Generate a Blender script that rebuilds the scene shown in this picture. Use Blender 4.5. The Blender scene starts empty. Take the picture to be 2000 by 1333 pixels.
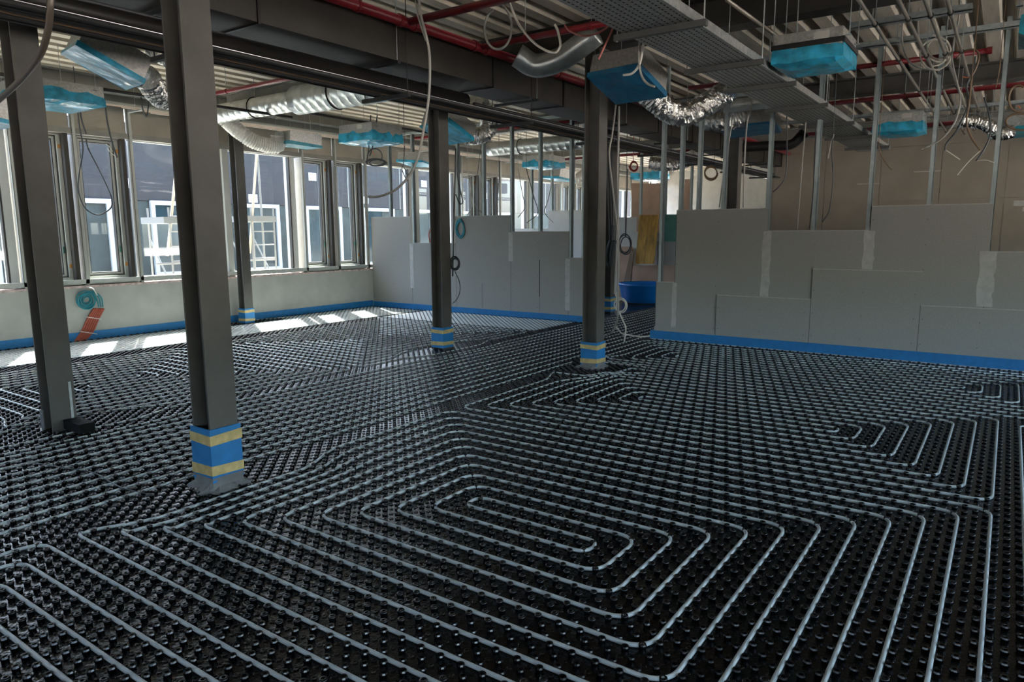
import bpy, bmesh, math, random
import numpy as np
random.seed(7); rng = np.random.default_rng(7)
S = bpy.context.scene
C = bpy.context.collection

# ------------------------------------------------------------------ camera, world, sun, exposure
F_PX, YAW, PITCH, ROLL, CAMH = 1372.06, 0.61347, 0.153384, -0.0049728, 1.6
_cy, _sy = math.cos(YAW), math.sin(YAW)
FW = np.array([-_sy * math.cos(PITCH), _cy * math.cos(PITCH), -math.sin(PITCH)])
_r = np.array([_cy, _sy, 0.0]); _u = np.cross(_r, FW)
RT = _r * math.cos(ROLL) + _u * math.sin(ROLL); UP = -_r * math.sin(ROLL) + _u * math.cos(ROLL)
CAM = np.array([0, 0, CAMH])
cd = bpy.data.cameras.new('camera'); cam = bpy.data.objects.new('camera', cd); C.objects.link(cam)
cd.sensor_width = 36; cd.lens = F_PX / 2000 * 36; cd.clip_start = 0.05; cd.clip_end = 300
from mathutils import Matrix, Vector
cam.matrix_world = Matrix(((RT[0], UP[0], -FW[0], 0), (RT[1], UP[1], -FW[1], 0), (RT[2], UP[2], -FW[2], CAMH), (0, 0, 0, 1)))
S.camera = cam
w = bpy.data.worlds.new('sky'); S.world = w; w.use_nodes = True
nt = w.node_tree; bg = nt.nodes['Background']
sky = nt.nodes.new('ShaderNodeTexSky'); sky.sky_type = 'NISHITA'; sky.sun_disc = False
sky.sun_elevation = math.radians(52); sky.sun_rotation = math.radians(-60); sky.air_density = 1.0; sky.dust_density = 2.5; sky.ozone_density = 0.6
nt.links.new(sky.outputs[0], bg.inputs[0]); bg.inputs[1].default_value = 0.9
sl = bpy.data.lights.new('sun', 'SUN'); sun = bpy.data.objects.new('sun', sl); C.objects.link(sun)
sl.energy = 13.0; sl.angle = 0.009; sl.color = (1.0, 0.95, 0.86)
sun.rotation_euler = Vector((1, -0.58, -1.5)).to_track_quat('-Z', 'Y').to_euler()
sun.location = (-20, 12, 30)
S.view_settings.view_transform = 'Standard'; S.view_settings.look = 'None'
S.view_settings.gamma = 1; S.view_settings.use_curve_mapping = False
S.view_settings.exposure = 1.33
try:
    S.cycles.max_bounces = 10; S.cycles.diffuse_bounces = 6; S.cycles.glossy_bounces = 4; S.cycles.transparent_max_bounces = 12
    S.cycles.caustics_reflective = False; S.cycles.caustics_refractive = False; S.cycles.sample_clamp_indirect = 6
except Exception: pass

# ------------------------------------------------------------------ pixel helpers: a picture point at a stated depth
def ray(x, y): return RT * ((x - 1000) / F_PX) - UP * ((y - 666.5) / F_PX) + FW
def AZ(x, y, z): d = ray(x, y); return CAM + d * ((z - CAMH) / d[2])
def AX(x, y, X): d = ray(x, y); return CAM + d * (X / d[0])
def AY(x, y, Y): d = ray(x, y); return CAM + d * (Y / d[1])
def PR(P):
    c = np.asarray(P, float) - CAM; z = c @ FW
    return 1000 + F_PX * (c @ RT) / z, 666.5 - F_PX * (c @ UP) / z, z

# ------------------------------------------------------------------ materials
MATS = {}
def mat(name, col, rough=0.6, metal=0.0, noise=0.0, nscale=8.0, bump=0.0, bscale=60.0, spec=0.5, coat=0.0, stretch=None):
    m = bpy.data.materials.new(name); m.use_nodes = True; MATS[name] = m
    t = m.node_tree; b = t.nodes['Principled BSDF']
    b.inputs['Base Color'].default_value = (*col, 1); b.inputs['Roughness'].default_value = rough
    b.inputs['Metallic'].default_value = metal; b.inputs['Specular IOR Level'].default_value = spec
    b.inputs['Coat Weight'].default_value = coat
    tc = t.nodes.new('ShaderNodeTexCoord'); src = tc.outputs['Object']
    if stretch:
        mp = t.nodes.new('ShaderNodeMapping'); mp.inputs['Scale'].default_value = stretch
        t.links.new(src, mp.inputs[0]); src = mp.outputs[0]
    if noise:
        n = t.nodes.new('ShaderNodeTexNoise'); n.inputs['Scale'].default_value = nscale; n.inputs['Detail'].default_value = 5
        t.links.new(src, n.inputs['Vector'])
        r = t.nodes.new('ShaderNodeMapRange'); r.inputs[1].default_value = .3; r.inputs[2].default_value = .7
        r.inputs[3].default_value = 1 - noise; r.inputs[4].default_value = 1 + noise
        t.links.new(n.outputs[0], r.inputs[0])
        mx = t.nodes.new('ShaderNodeMix'); mx.data_type = 'RGBA'; mx.blend_type = 'MULTIPLY'; mx.inputs[0].default_value = 1
        mx.inputs[6].default_value = (*col, 1); t.links.new(r.outputs[0], mx.inputs[7])
        t.links.new(mx.outputs[2], b.inputs['Base Color'])
    if bump:
        n2 = t.nodes.new('ShaderNodeTexNoise'); n2.inputs['Scale'].default_value = bscale; n2.inputs['Detail'].default_value = 3
        t.links.new(src, n2.inputs['Vector'])
        bp = t.nodes.new('ShaderNodeBump'); bp.inputs['Strength'].default_value = bump; bp.inputs['Distance'].default_value = 0.01
        t.links.new(n2.outputs[0], bp.inputs['Height']); t.links.new(bp.outputs[0], b.inputs['Normal'])
    return m
mat('film_black', (.004, .004, .0045), .19, noise=.25, nscale=3, bump=.32, bscale=60, spec=.42)
mat('nub_black', (.004, .004, .0045), .17, spec=.5)
mat('pipe_grey', (.60, .66, .66), .42, noise=.08, nscale=2)
mat('column_paint', (.10, .095, .088), .5, noise=.18, nscale=5, bump=.05)
mat('beam_paint', (.035, .031, .026), .55, noise=.25, nscale=3)
mat('foam_blue', (.015, .20, .50), .55, noise=.12, nscale=12)
mat('tape_yellow', (.62, .47, .20), .5, noise=.2, nscale=20, bump=.3, bscale=40)
mat('collar_grey', (.19, .195, .195), .75, noise=.2, nscale=12)
mat('board_grey', (.36, .357, .335), .9, noise=.07, nscale=60)
mat('board_left', (.46, .46, .43), .9, noise=.08, nscale=4)
mat('board_brown', (.31, .275, .232), .9, noise=.08, nscale=2)
mat('board_pink', (.52, .36, .27), .9, noise=.1, nscale=3)
mat('board_green', (.10, .26, .22), .9, noise=.1, nscale=5)
mat('board_white', (.70, .70, .68), .9, noise=.05, nscale=3)
mat('filler', (.52, .52, .50), .85, noise=.12, nscale=14)
mat('seam_dark', (.09, .088, .08), .9)
mat('screw_dark', (.05, .05, .05), .5, metal=.5)
mat('steel_galv', (.46, .50, .51), .42, metal=.55, noise=.15, nscale=30)
mat('stud_steel', (.40, .46, .47), .45, metal=.45, noise=.1, nscale=10)
mat('deck_steel', (.64, .585, .49), .5, metal=.12, noise=.18, nscale=2, stretch=(6, .5, 6))
mat('slab_concrete', (.3, .29, .27), .9)
mat('casing_steel', (.44, .44, .42), .38, metal=.6, noise=.2, nscale=40)
mat('film_blue', (.03, .36, .56), .28, noise=.45, nscale=9, bump=.6, bscale=18, coat=.4)
mat('film_teal', (.02, .25, .33), .3, noise=.3, nscale=9, bump=.4, bscale=20, coat=.3)
mat('film_navy', (.01, .12, .24), .32, noise=.25, nscale=9, bump=.25, bscale=16, coat=.3)
mat('foil', (.72, .70, .66), .25, metal=.95, noise=.15, nscale=20, bump=1.0, bscale=45)
mat('duct_spiral', (.60, .63, .62), .32, metal=.8, noise=.12, nscale=12)
mat('flex_white', (.72, .71, .67), .45, metal=.3, noise=.12, nscale=30, bump=.5, bscale=60)
mat('tray_steel', (.40, .41, .40), .4, metal=.7, noise=.25, nscale=25)
mat('tray_hole', (.02, .02, .02), .9)
mat('pipe_red', (.22, .012, .02), .35, spec=.6)
mat('pipe_black', (.016, .014, .013), .4, noise=.2, nscale=6)
mat('insul_black', (.022, .022, .023), .6)
mat('copper', (.55, .38, .28), .4, metal=.5)
mat('pipe_white', (.62, .58, .52), .4)
mat('conduit', (.30, .27, .23), .4, metal=.5)
mat('conduit_dark', (.13, .105, .085), .4, metal=.3)
mat('rail_dark', (.10, .10, .098), .45, metal=.4)
mat('rubber', (.008, .008, .008), .85, spec=.2)
mat('cable_grey', (.42, .41, .38), .5)
mat('cable_white', (.78, .74, .66), .5)
mat('cable_dark', (.06, .07, .08), .5)
mat('cable_brown', (.20, .13, .08), .5)
mat('cable_red', (.42, .07, .06), .45)
mat('cable_pink', (.50, .16, .14), .45)
mat('cable_orange', (.75, .20, .06), .5)
mat('tube_red', (.40, .085, .05), .45, noise=.15, nscale=10)
mat('tube_teal', (.02, .26, .33), .4, noise=.25, nscale=10)
mat('tie_white', (.75, .75, .72), .5)
mat('tie_black', (.01, .01, .01), .5)
mat('frame_grey', (.27, .27, .245), .5, noise=.1, nscale=6)
mat('frame_dark', (.045, .040, .034), .5)
mat('frame_alu', (.50, .52, .49), .42, metal=.15)
mat('frame_white', (.60, .62, .61), .4)
mat('lintel_panel', (.42, .39, .33), .8, noise=.12, nscale=2.5)
mat('foil_pink', (.62, .48, .46), .4, noise=.4, nscale=14, metal=.2)
mat('orange_tag', (.62, .28, .06), .6)
mat('green_tag', (.02, .09, .06), .6)
mat('house_frame', (.40, .41, .41), .5)
mat('facade_blue', (.030, .028, .029), .75, noise=.15, nscale=1.5)
mat('facade_low', (.032, .042, .040), .7, noise=.3, nscale=3)
mat('facade_pane', (.02, .04, .05), .1, noise=.4, nscale=2)
mat('paper_white', (.5, .5, .5), .8)
mat('ground_out', (.70, .64, .53), .95, noise=.2, nscale=1)
mat('scaffold_white', (.24, .24, .235), .45)
mat('timber_pale', (.62, .50, .36), .8, noise=.2, nscale=6, stretch=(1, 1, .2))
mat('formwork_yellow', (.50, .28, .05), .55, noise=.45, nscale=5, stretch=(3, 3, .5))
mat('tub_blue', (.008, .16, .52), .3, spec=.5)
mat('gap_dark', (.015, .015, .015), .9)
mat('label_paper', (.62, .60, .55), .7)
mat('plant_green', (.10, .18, .05), .9, noise=.5, nscale=12)
g = bpy.data.materials.new('glass_pane'); g.use_nodes = True; MATS['glass_pane'] = g
_t = g.node_tree; _t.nodes.clear()
_o = _t.nodes.new('ShaderNodeOutputMaterial'); _m = _t.nodes.new('ShaderNodeMixShader'); _tr = _t.nodes.new('ShaderNodeBsdfTransparent')
_gl = _t.nodes.new('ShaderNodeBsdfGlossy'); _gl.inputs['Roughness'].default_value = .02; _m.inputs[0].default_value = .06
_tr.inputs[0].default_value = (.93, .97, .98, 1)
_t.links.new(_tr.outputs[0], _m.inputs[1]); _t.links.new(_gl.outputs[0], _m.inputs[2]); _t.links.new(_m.outputs[0], _o.inputs[0])

# ------------------------------------------------------------------ mesh helpers
ORIG = {}
class MB:
    def __init__(s): s.v = []; s.f = []; s.n = 0
    def add(s, v, f):
        v = np.asarray(v, float); s.v.append(v); s.f += [tuple(int(i) + s.n for i in q) for q in f]; s.n += len(v); return s
    def box(s, x0, x1, y0, y1, z0, z1, M=None, o=None):
        v = np.array([(x, y, z) for x in (x0, x1) for y in (y0, y1) for z in (z0, z1)], float)
        if M is not None: v = v @ np.asarray(M).T
        if o is not None: v = v + np.asarray(o)
        return s.add(v, [(0, 1, 3, 2), (4, 6, 7, 5), (0, 4, 5, 1), (2, 3, 7, 6), (0, 2, 6, 4), (1, 5, 7, 3)])
    def tube(s, pts, r, n=8, cap=True, closed=False):
        p = np.asarray(pts, float); k = len(p)
        rr = np.full(k, r, float) if np.isscalar(r) else np.asarray(r, float)
        if closed: t = np.roll(p, -1, 0) - np.roll(p, 1, 0)
        else:
            t = np.zeros_like(p); t[1:-1] = p[2:] - p[:-2]; t[0] = p[1] - p[0]; t[-1] = p[-1] - p[-2]
        t /= np.maximum(np.linalg.norm(t, axis=1, keepdims=True), 1e-9)
        a = np.array([0, 0, 1.0]) if abs(t[0][2]) < .9 else np.array([1.0, 0, 0])
        nrm = np.cross(t[0], a); nrm /= np.linalg.norm(nrm); V = []
        ang = np.arange(n) * 2 * math.pi / n + math.pi / n
        for i in range(k):
            nrm = nrm - t[i] * (nrm @ t[i]); nrm /= max(np.linalg.norm(nrm), 1e-9)
            b = np.cross(t[i], nrm)
            V.append(p[i] + rr[i] * (np.cos(ang)[:, None] * nrm + np.sin(ang)[:, None] * b))
        f = []
        for i in range(k if closed else k - 1):
            j = (i + 1) % k
            for q in range(n):
                f.append((i * n + q, i * n + (q + 1) % n, j * n + (q + 1) % n, j * n + q))
        if cap and not closed: f += [tuple(range(n))[::-1], tuple((k - 1) * n + q for q in range(n))]
        return s.add(np.concatenate(V), f)
    def prism(s, poly, axis, a0, a1):
        """poly of 2D points extruded along axis ('x','y','z')"""
        k = len(poly); V = []
        for a in (a0, a1):
            for (u, v) in poly: V.append({'x': (a, u, v), 'y': (u, a, v), 'z': (u, v, a)}[axis])
        f = [(i, (i + 1) % k, k + (i + 1) % k, k + i) for i in range(k)] + [tuple(range(k))[::-1], tuple(range(k, 2 * k))]
        return s.add(V, f)
    def lathe(s, prof, c, n=24):
        V = []; k = len(prof)
        for r, z in prof:
            for i in range(n): V.append((c[0] + r * math.cos(2 * math.pi * i / n), c[1] + r * math.sin(2 * math.pi * i / n), c[2] + z))
        f = [(i * n + q, i * n + (q + 1) % n, (i + 1) * n + (q + 1) % n, (i + 1) * n + q) for i in range(k - 1) for q in range(n)]
        return s.add(V, f)
    def build(s, name, m, parent=None, smooth=False, origin=None, fixn=True):
        v = np.concatenate(s.v)
        if parent is not None: o = ORIG[parent.name]
        elif origin is not None: o = np.asarray(origin, float)
        else: o = np.array([(v[:, 0].min() + v[:, 0].max()) / 2, (v[:, 1].min() + v[:, 1].max()) / 2, v[:, 2].min()])
        me = bpy.data.meshes.new(name); me.from_pydata([tuple(q) for q in (v - o)], [], s.f)
        if fixn and len(s.f) < 60000:
            bm = bmesh.new(); bm.from_mesh(me); bmesh.ops.recalc_face_normals(bm, faces=bm.faces); bm.to_mesh(me); bm.free()
        me.materials.append(MATS[m])
        if smooth: me.polygons.foreach_set('use_smooth', [True] * len(me.polygons))
        ob = bpy.data.objects.new(name, me); C.objects.link(ob)
        if parent is not None: ob.parent = parent
        else: ob.location = o
        ORIG[ob.name] = o
        return ob
def thing(name, label, cat, loc, group=None, kind=None):
    o = bpy.data.objects.new(name, None); C.objects.link(o); o.location = tuple(float(q) for q in loc); o.empty_display_size = .1
    ORIG[o.name] = np.asarray(loc, float)
    if label: tag(o, label, cat, group, kind)
    if kind and not label: o['kind'] = kind
    return o
def tag(o, label=None, cat=None, group=None, kind=None):
    if label: o['label'] = label
    if cat: o['category'] = cat
    if group: o['group'] = group
    if kind: o['kind'] = kind
    return o
def struct(o, label=None): o['kind'] = 'structure'; o['label'] = label or o.name; return o
def bx(name, b, m, parent=None, **k): return MB().box(*b).build(name, m, parent, **k)
def ROT(w):
    th = np.linalg.norm(w) + 1e-12; k = np.asarray(w) / th; K = np.array([[0, -k[2], k[1]], [k[2], 0, -k[0]], [-k[1], k[0], 0]])
    return np.eye(3) + math.sin(th) * K + (1 - math.cos(th)) * K @ K
def spline(P, n=8):
    P = np.asarray(P, float); Q = np.vstack([2 * P[0] - P[1], P, 2 * P[-1] - P[-2]]); out = []
    for i in range(1, len(Q) - 2):
        for t in np.arange(n) / n:
            a, b, c, d = Q[i - 1], Q[i], Q[i + 1], Q[i + 2]
            out.append(.5 * ((2 * b) + (c - a) * t + (2 * a - 5 * b + 4 * c - d) * t * t + (3 * b - a - 3 * c + d) * t ** 3))
    out.append(P[-1]); return np.array(out)
def share(src, name, parent, loc):
    o = bpy.data.objects.new(name, src); C.objects.link(o); o.parent = parent; o.location = loc; return o

# ================================================================== FLOOR: black studded film, nubs, heating pipes
DECK = 3.92
floor = MB().box(-12.2, 6.3, -5.3, 27, -.12, 0).build('floor', 'film_black', origin=(0, 0, 0)); struct(floor, 'glossy black studded heating film floor')
U = .15
COLS = [(-4.02, 2.445), (-6.36, 2.48), (-6.36, 7.35), (-3.95, 7.28), (-11.14, 7.53), (-6.5, 12.6), (-3.95, 12.2)]
def nub_mesh(name, prof, n):
    V = []; f = []
    for r, z in prof:
        for i in range(n): a = 2 * math.pi * (i + .5) / n; V.append((r * math.cos(a), r * math.sin(a), z))
    for k in range(len(prof) - 1):
        for i in range(n): f.append((k * n + i, k * n + (i + 1) % n, (k + 1) * n + (i + 1) % n, (k + 1) * n + i))
    f.append(tuple((len(prof) - 1) * n + i for i in range(n)))
    return np.array(V), f
xs = .0625 + .05 * np.arange(-232, 40); ys = .0925 + .05 * np.arange(-10, 340)
gx, gy = np.meshgrid(xs, ys); P = np.stack([gx.ravel(), gy.ravel(), np.zeros(gx.size)], 1)
ii, jj = np.meshgrid(np.arange(-232, 40), np.arange(-10, 340)); BOSS = P[((ii + jj) % 2 == 0).ravel()]; P = P[((ii + jj) % 2 == 1).ravel()]      # quincunx: every second place of the 5 cm grid
NN = len(P); P = np.concatenate([P, BOSS]); isb = np.arange(len(P)) >= NN
c = P - CAM; z = c @ FW; px = 1000 + F_PX * (c @ RT) / np.maximum(z, .1); py = 666.5 - F_PX * (c @ UP) / np.maximum(z, .1)
ok = (z > .5) & (px > -420) & (px < 2330) & (py < 1560) & (P[:, 0] > -11.42) & (P[:, 0] < 1.6)
ok &= ~((P[:, 1] > 9.72) & (P[:, 0] > -4.3)) & ~((P[:, 1] > 10.86) & (P[:, 0] < -6.1)) & (P[:, 1] < 15.6)
for (cx, cy) in COLS: ok &= ~((abs(P[:, 0] - cx) < .13) & (abs(P[:, 1] - cy) < .13))
BP = P[ok & isb & (z < 8.5)]
ok &= ~isb; P = P[ok]; px = px[ok]; py = py[ok]; z = z[ok]
infr = (px > 0) & (px < 2000) & (py < 1333)
order = np.argsort(np.where(infr, z, 99)); near = order[:300]; rest = order[300:]
V0, F0 = nub_mesh('nub', [(.0135, 0), (.0168, .015), (.0145, .021), (.008, .021), (.0065, .016)], 10)
me0 = bpy.data.meshes.new('nub'); me0.from_pydata([tuple(v) for v in V0], [], F0); me0.materials.append(MATS['nub_black'])
for i in near: share(me0, 'nub', floor, tuple(P[i]))
def field(idx, prof, n):
    V, f = nub_mesh('n', prof, n); f3 = []
    for q in f:
        for j in range(1, len(q) - 1): f3.append((q[0], q[j], q[j + 1]))
    f3 = np.array(f3); allv = (P[idx][:, None, :] + V[None]).reshape(-1, 3)
    allf = (f3[None] + (np.arange(len(idx)) * len(V))[:, None, None]).reshape(-1, 3)
    return allv, allf
zz = z[rest]
va, fa = field(rest[zz < 5.5], [(.0135, 0), (.0168, .015), (.0145, .021), (.008, .021), (.0065, .017)], 10)
vb, fb = field(rest[zz >= 5.5], [(.0135, 0), (.0165, .015), (.0135, .021)], 8)
_P = P; P = BP; vc, fc = field(np.arange(len(BP)), [(.0135, 0), (.0115, .0035), (.0075, .0042), (.006, .002)], 8); P = _P      # low pressed rings between the nubs
fb = fb + len(va); fc = fc + len(va) + len(vb); vv = np.concatenate([va, vb, vc]); ff = np.concatenate([fa, fb, fc])
mn = bpy.data.meshes.new('nub_field'); mn.vertices.add(len(vv)); mn.vertices.foreach_set('co', vv.ravel())
mn.loops.add(len(ff) * 3); mn.loops.foreach_set('vertex_index', ff.ravel().astype(np.int32))
mn.polygons.add(len(ff)); mn.polygons.foreach_set('loop_start', (np.arange(len(ff)) * 3).astype(np.int32))
mn.update(calc_edges=True); mn.materials.append(MATS['nub_black'])
nf = bpy.data.objects.new('nub_field', mn); C.objects.link(nf); nf.parent = floor; nf['kind'] = 'stuff'

def rounded(pts, r=.12, n=8):
    pts = [np.array(p, float) for p in pts]; out = [pts[0]]
    for i in range(1, len(pts) - 1):
        a, b, c_ = pts[i - 1], pts[i], pts[i + 1]
        la, lc = np.linalg.norm(a - b), np.linalg.norm(c_ - b); rr = min(r, la / 2.02, lc / 2.02)
        p0 = b + (a - b) / la * rr; p1 = b + (c_ - b) / lc * rr
        for t in np.linspace(0, 1, n + 1): out.append((1 - t) ** 2 * p0 + 2 * t * (1 - t) * b + t * t * p1)
    out.append(pts[-1]); return np.array(out)
def densify(p):
    out = [p[0]]
    for a, b in zip(p[:-1], p[1:]):
        L = np.linalg.norm(b - a); k = 1
        mid = (a + b) / 2
        if L > .1 and any(np.min(np.linalg.norm(np.linspace(a, b, 40) - np.array(cc), axis=1)) < 1.1 for cc in COLS): k = int(L / .07) + 1
        for i in range(1, k + 1): out.append(a + (b - a) * i / k)
    return np.array(out)
def avoid(p):
    q = p.copy()
    for cx, cy in COLS:
        for i in range(len(p)):
            dx, dy = q[i][0] - cx, q[i][1] - cy
            t = p[min(i + 1, len(p) - 1)] - p[max(i - 1, 0)]
            if abs(t[1]) >= abs(t[0]):      # runs along Y: squeeze sideways in X
                D = .62; wd = .2; fall = max(0, min(1, (1.0 - abs(dy)) / .55)); fall = fall * fall * (3 - 2 * fall)
                if -.02 <= dx < D: q[i][0] += fall * (wd + dx * (D - wd) / D - dx)
                elif -.27 < dx < -.02: q[i][0] -= fall * max(0, wd + .03 + dx)
            else:
                D = .4; wd = .19; fall = max(0, min(1, (.75 - abs(dx)) / .45)); fall = fall * fall * (3 - 2 * fall)
                if 0 <= dy < D: q[i][1] += fall * (wd + dy * (D - wd) / D - dy)
                elif -D < dy < 0: q[i][1] -= fall * (wd + -dy * (D - wd) / D + dy)
    return q
def bif(cc, rU, lU, k1, k2, tail1=(), tail2=(), end1='L', end2='L', swap=False):
    d = cc - 1; A = [(lU, cc), (lU, cc + 1)]; B = [(rU, cc), (rU, d)]
    A.append((rU + 1, cc + 1))
    for k in range(1, k1 + 1):
        A += [(rU + 2 * k - 1, d - (2 * k - 1)), (lU - 2 * k, d - (2 * k - 1)), (lU - 2 * k, cc + 1 + 2 * k), (rU + 1 + 2 * k, cc + 1 + 2 * k)]
    for k in range(1, k2 + 1):
        B += [(lU - (2 * k - 1), d - 2 * (k - 1)), (lU - (2 * k - 1), cc + 2 * k), (rU + 2 * k, cc + 2 * k), (rU + 2 * k, d - 2 * k)]
    A += list(tail1); B += list(tail2)
    pts = A[::-1] + B
    if swap: pts = [(b, a) for a, b in pts]
    return pts
PIPE_R = .0093
def heat_pipe(pts, label, clip_r=None, clips=True):
    p = rounded([(a * U, b * U) for a, b in pts]); p = densify(p); p = avoid(p)
    p3 = np.concatenate([p, np.full((len(p), 1), .0112)], 1)
    o = MB().tube(p3, PIPE_R, 8).build('heating_pipe', 'pipe_grey', smooth=True, origin=(p3[0][0], p3[0][1], 0), fixn=False)
    tag(o, label, 'pipe', 'underfloor heating pipe loops')
    if clips:
        for i in range(1, len(pts) - 1):
            q = np.array(pts[i]) * U; x, y, zc = PR((q[0], q[1], .01))
            if 0 < x < 2000 and 0 < y < 1333 and .5 < zc < 5.2:
                a = np.array(pts[i - 1]) * U; c_ = np.array(pts[i + 1]) * U; mid = q + (a - q) / np.linalg.norm(a - q) * .019 + (c_ - q) / np.linalg.norm(c_ - q) * .019
                k = np.argmin(np.linalg.norm(p - mid, axis=1)); tdir = p[min(k + 1, len(p) - 1)] - p[max(k - 1, 0)]; tdir /= np.linalg.norm(tdir)
                m = MB(); t3 = np.array([tdir[0], tdir[1], 0])
                m.tube([p3[k] - t3 * .003, p3[k] + t3 * .003], .0106, 8); m.build('pipe_clip', 'tie_black', o)
    return o
heat_pipe(bif(20.45, -10.75, -16.75, 5, 5, [(.25, 2)], []) [:-1] + [(-.75, 2)], 'pale heating pipe wound in the large spiral filling the front of the floor')
p2 = bif(40.45, -6.75, -18.75, 3, 3, [(.25, 32.45), (-26.75, 32.45), (-26.75, 44.6), (-25.3, 47.0), (-22.6, 49.45), (9, 49.45)], [(-25.75, 33.45), (-25.75, 44.9), (-23.6, 48.45), (9, 48.45)])
heat_pipe(p2, 'pale heating pipe spiral in the middle of the floor before the right-hand partition')
heat_pipe(bif(56.45, -1.75, -22.75, 2, 2, [(3.25, 50.45), (-28.75, 50.45), (-28.75, 63.45), (9, 63.45)], [(-27.75, 51.45), (-27.75, 62.45), (9, 62.45)]), 'pale heating pipe spiral lying along the right-hand plasterboard partition')
heat_pipe(bif(4.45, -6.75, -22.75, 2, 2, [(-1.75, -8)]), 'pale heating pipe curving out of the lower left corner of the picture')
cor = [(-28.75, 49.45), (-28.75, 2)]
for i, X in enumerate(range(-30, -41, -1)):
    x = X + .25
    lo = 13.45 if X in (-36, -37) else 2
    cor += [(x, lo if i % 2 == 0 else 96.45), (x, 96.45 if i % 2 == 0 else lo)]
heat_pipe(cor, 'long straight heating pipe runs passing between the two rows of columns')
heat_pipe(bif(-52.75, 26.45, 22.45, 5, 5, [(37.45, -64.75)], swap=True), 'pale heating pipe spiral beside the black rectangular block under the leftmost column')
heat_pipe(bif(-52.75, 51.45, 48.45, 5, 5, [(62.45, -64.75)], swap=True), 'pale heating pipe spiral left of the middle column wrapped in blue foam')
ws = []
for i in range(29):
    x = -65.75 - i / 3; ws += [(x, 6 if i % 2 == 0 else 71.45), (x, 71.45 if i % 2 == 0 else 6)]
heat_pipe(ws, 'pale heating pipe runs along the sunlit strip under the windows', clips=False)
bs = []
for i in range(26):
    yy = 63.45 + i / 3; bs += [(-41.75 if i % 2 == 0 else -64.75, yy), (-64.75 if i % 2 == 0 else -41.75, yy)]
heat_pipe(bs, 'pale heating pipe runs at the foot of the long back partition', clips=False)
heat_pipe([(1.25, 2), (1.25, 46.45), (2.25, 46.45), (2.25, 2)], 'straight heating pipe running along the right edge of the picture', clips=False)

# ================================================================== COLUMNS
def column(loc, label, wrap=None, top=3.58, collar=True, s=.19):
    x, y = loc; t = thing('steel_column', label, 'column', (x, y, 0), 'steel columns'); h = s / 2; fl, wb = .014, .009
    m = MB()
    m.box(x + h - fl, x + h, y - h, y + h, 0, top); m.box(x - h, x - h + fl, y - h, y + h, 0, top); m.box(x - h + fl, x + h - fl, y - wb / 2, y + wb / 2, 0, top)
    m.build('shaft', 'column_paint', t)
    bx('head_plate', (x - h - .02, x + h + .02, y - h - .02, y + h + .02, top, top + .02), 'column_paint', t)
    if wrap:
        e = .012
        def ring(z0, z1, e, name, mt, skew=0.0, par=None):
            mm = MB(); o = []
            for (sx, sy) in ((1, -1), (1, 1), (-1, 1), (-1, -1)): o.append((x + sx * (h + e), y + sy * (h + e)))
            V = []; n = len(o)
            zb = [z0 + skew * k for k in (0, .6, .2, .8)]; zt = [z1 + skew * k for k in (0, .9, .3, .5)]
            for (a, b), q in zip(o, zb): V.append((a, b, q))
            for (a, b), q in zip(o, zt): V.append((a, b, q))
            for (a, b), q in zip([(x + sx * (h + .001), y + sy * (h + .001)) for (sx, sy) in ((1, -1), (1, 1), (-1, 1), (-1, -1))], zt): V.append((a, b, q))
            f = [(i, (i + 1) % 4, 4 + (i + 1) % 4, 4 + i) for i in range(4)] + [(4 + i, 4 + (i + 1) % 4, 8 + (i + 1) % 4, 8 + i) for i in range(4)]
            return mm.add(V, f).build(name, mt, par or t)
        z0, z1 = wrap
        fw_ = ring(z0, z1, e, 'foam_wrap', 'foam_blue')
        H = z1 - z0
        ring(z0 + H * .70, z0 + H * .88, e + .004, 'masking_tape', 'tape_yellow', .012, fw_)
        ring(z0 + H * .14, z0 + H * .32, e + .004, 'masking_tape', 'tape_yellow', -.012, fw_)
    if collar:
        m = MB(); V = []; n = 28
        for r0, zc in ((h + .06, .004), (h + .045, .022), (h + .018, .045), (h + .015, .10)):
            for i in range(n):
                a = 2 * math.pi * (i + .5) / n; cs, sn = math.cos(a), math.sin(a); k = 1 / max(abs(cs), abs(sn))
                jit = 1 + (.12 * math.sin(5 * a + x) + .1 * math.sin(9 * a)) * (1 if zc < .03 else .1)
                rr = min(r0 * k, r0 * 1.3) * (jit if zc < .03 else 1)
                if zc > .09: rr = (h + .013) * k
                V.append((x + rr * cs, y + rr * sn, zc if zc > .09 else zc))
        f = [(a * n + i, a * n + (i + 1) % n, (a + 1) * n + (i + 1) % n, (a + 1) * n + i) for a in range(3) for i in range(n)]
        m.add(V, f).build('base_collar', 'collar_grey', t)
    return t
c1 = column(COLS[0], 'nearest dark steel column in front, foot wrapped in blue foam with two yellow tapes', (.07, .41))
c0 = column(COLS[1], 'dark steel column at far left without wrap, black block at its foot', None, collar=False)
bx('base_block', (-6.455 - .004, -6.455 + .05, 2.375, 2.385, 0, .17), 'collar_grey', c0)
bx('grey_strip', (-6.262, -6.258, 2.53, 2.55, .08, .40), 'steel_galv', c0)
column(COLS[2], 'dark steel column with taped foot in front of the long back partition', (.03, .31), collar=False)
column(COLS[3], 'dark steel column with taped foot left of the right-hand partition', (.04, .32))
column(COLS[4], 'steel column standing close to the window wall, foot taped blue and yellow', (.02, .28), collar=False, top=3.64, s=.17)
column(COLS[5], 'distant steel column in the corridor with cables hanging down it', (.03, .32), collar=False)
column(COLS[6], 'dark steel column behind the studs of the right-hand partition', None)
bx('rubber_block', (-6.25, -5.97, 2.46, 2.58, .0195, .095), 'rubber').name = 'rubber_block'
tag(bpy.data.objects['rubber_block'], 'black rectangular rubber block lying at the foot of the leftmost column', 'block')

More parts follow.
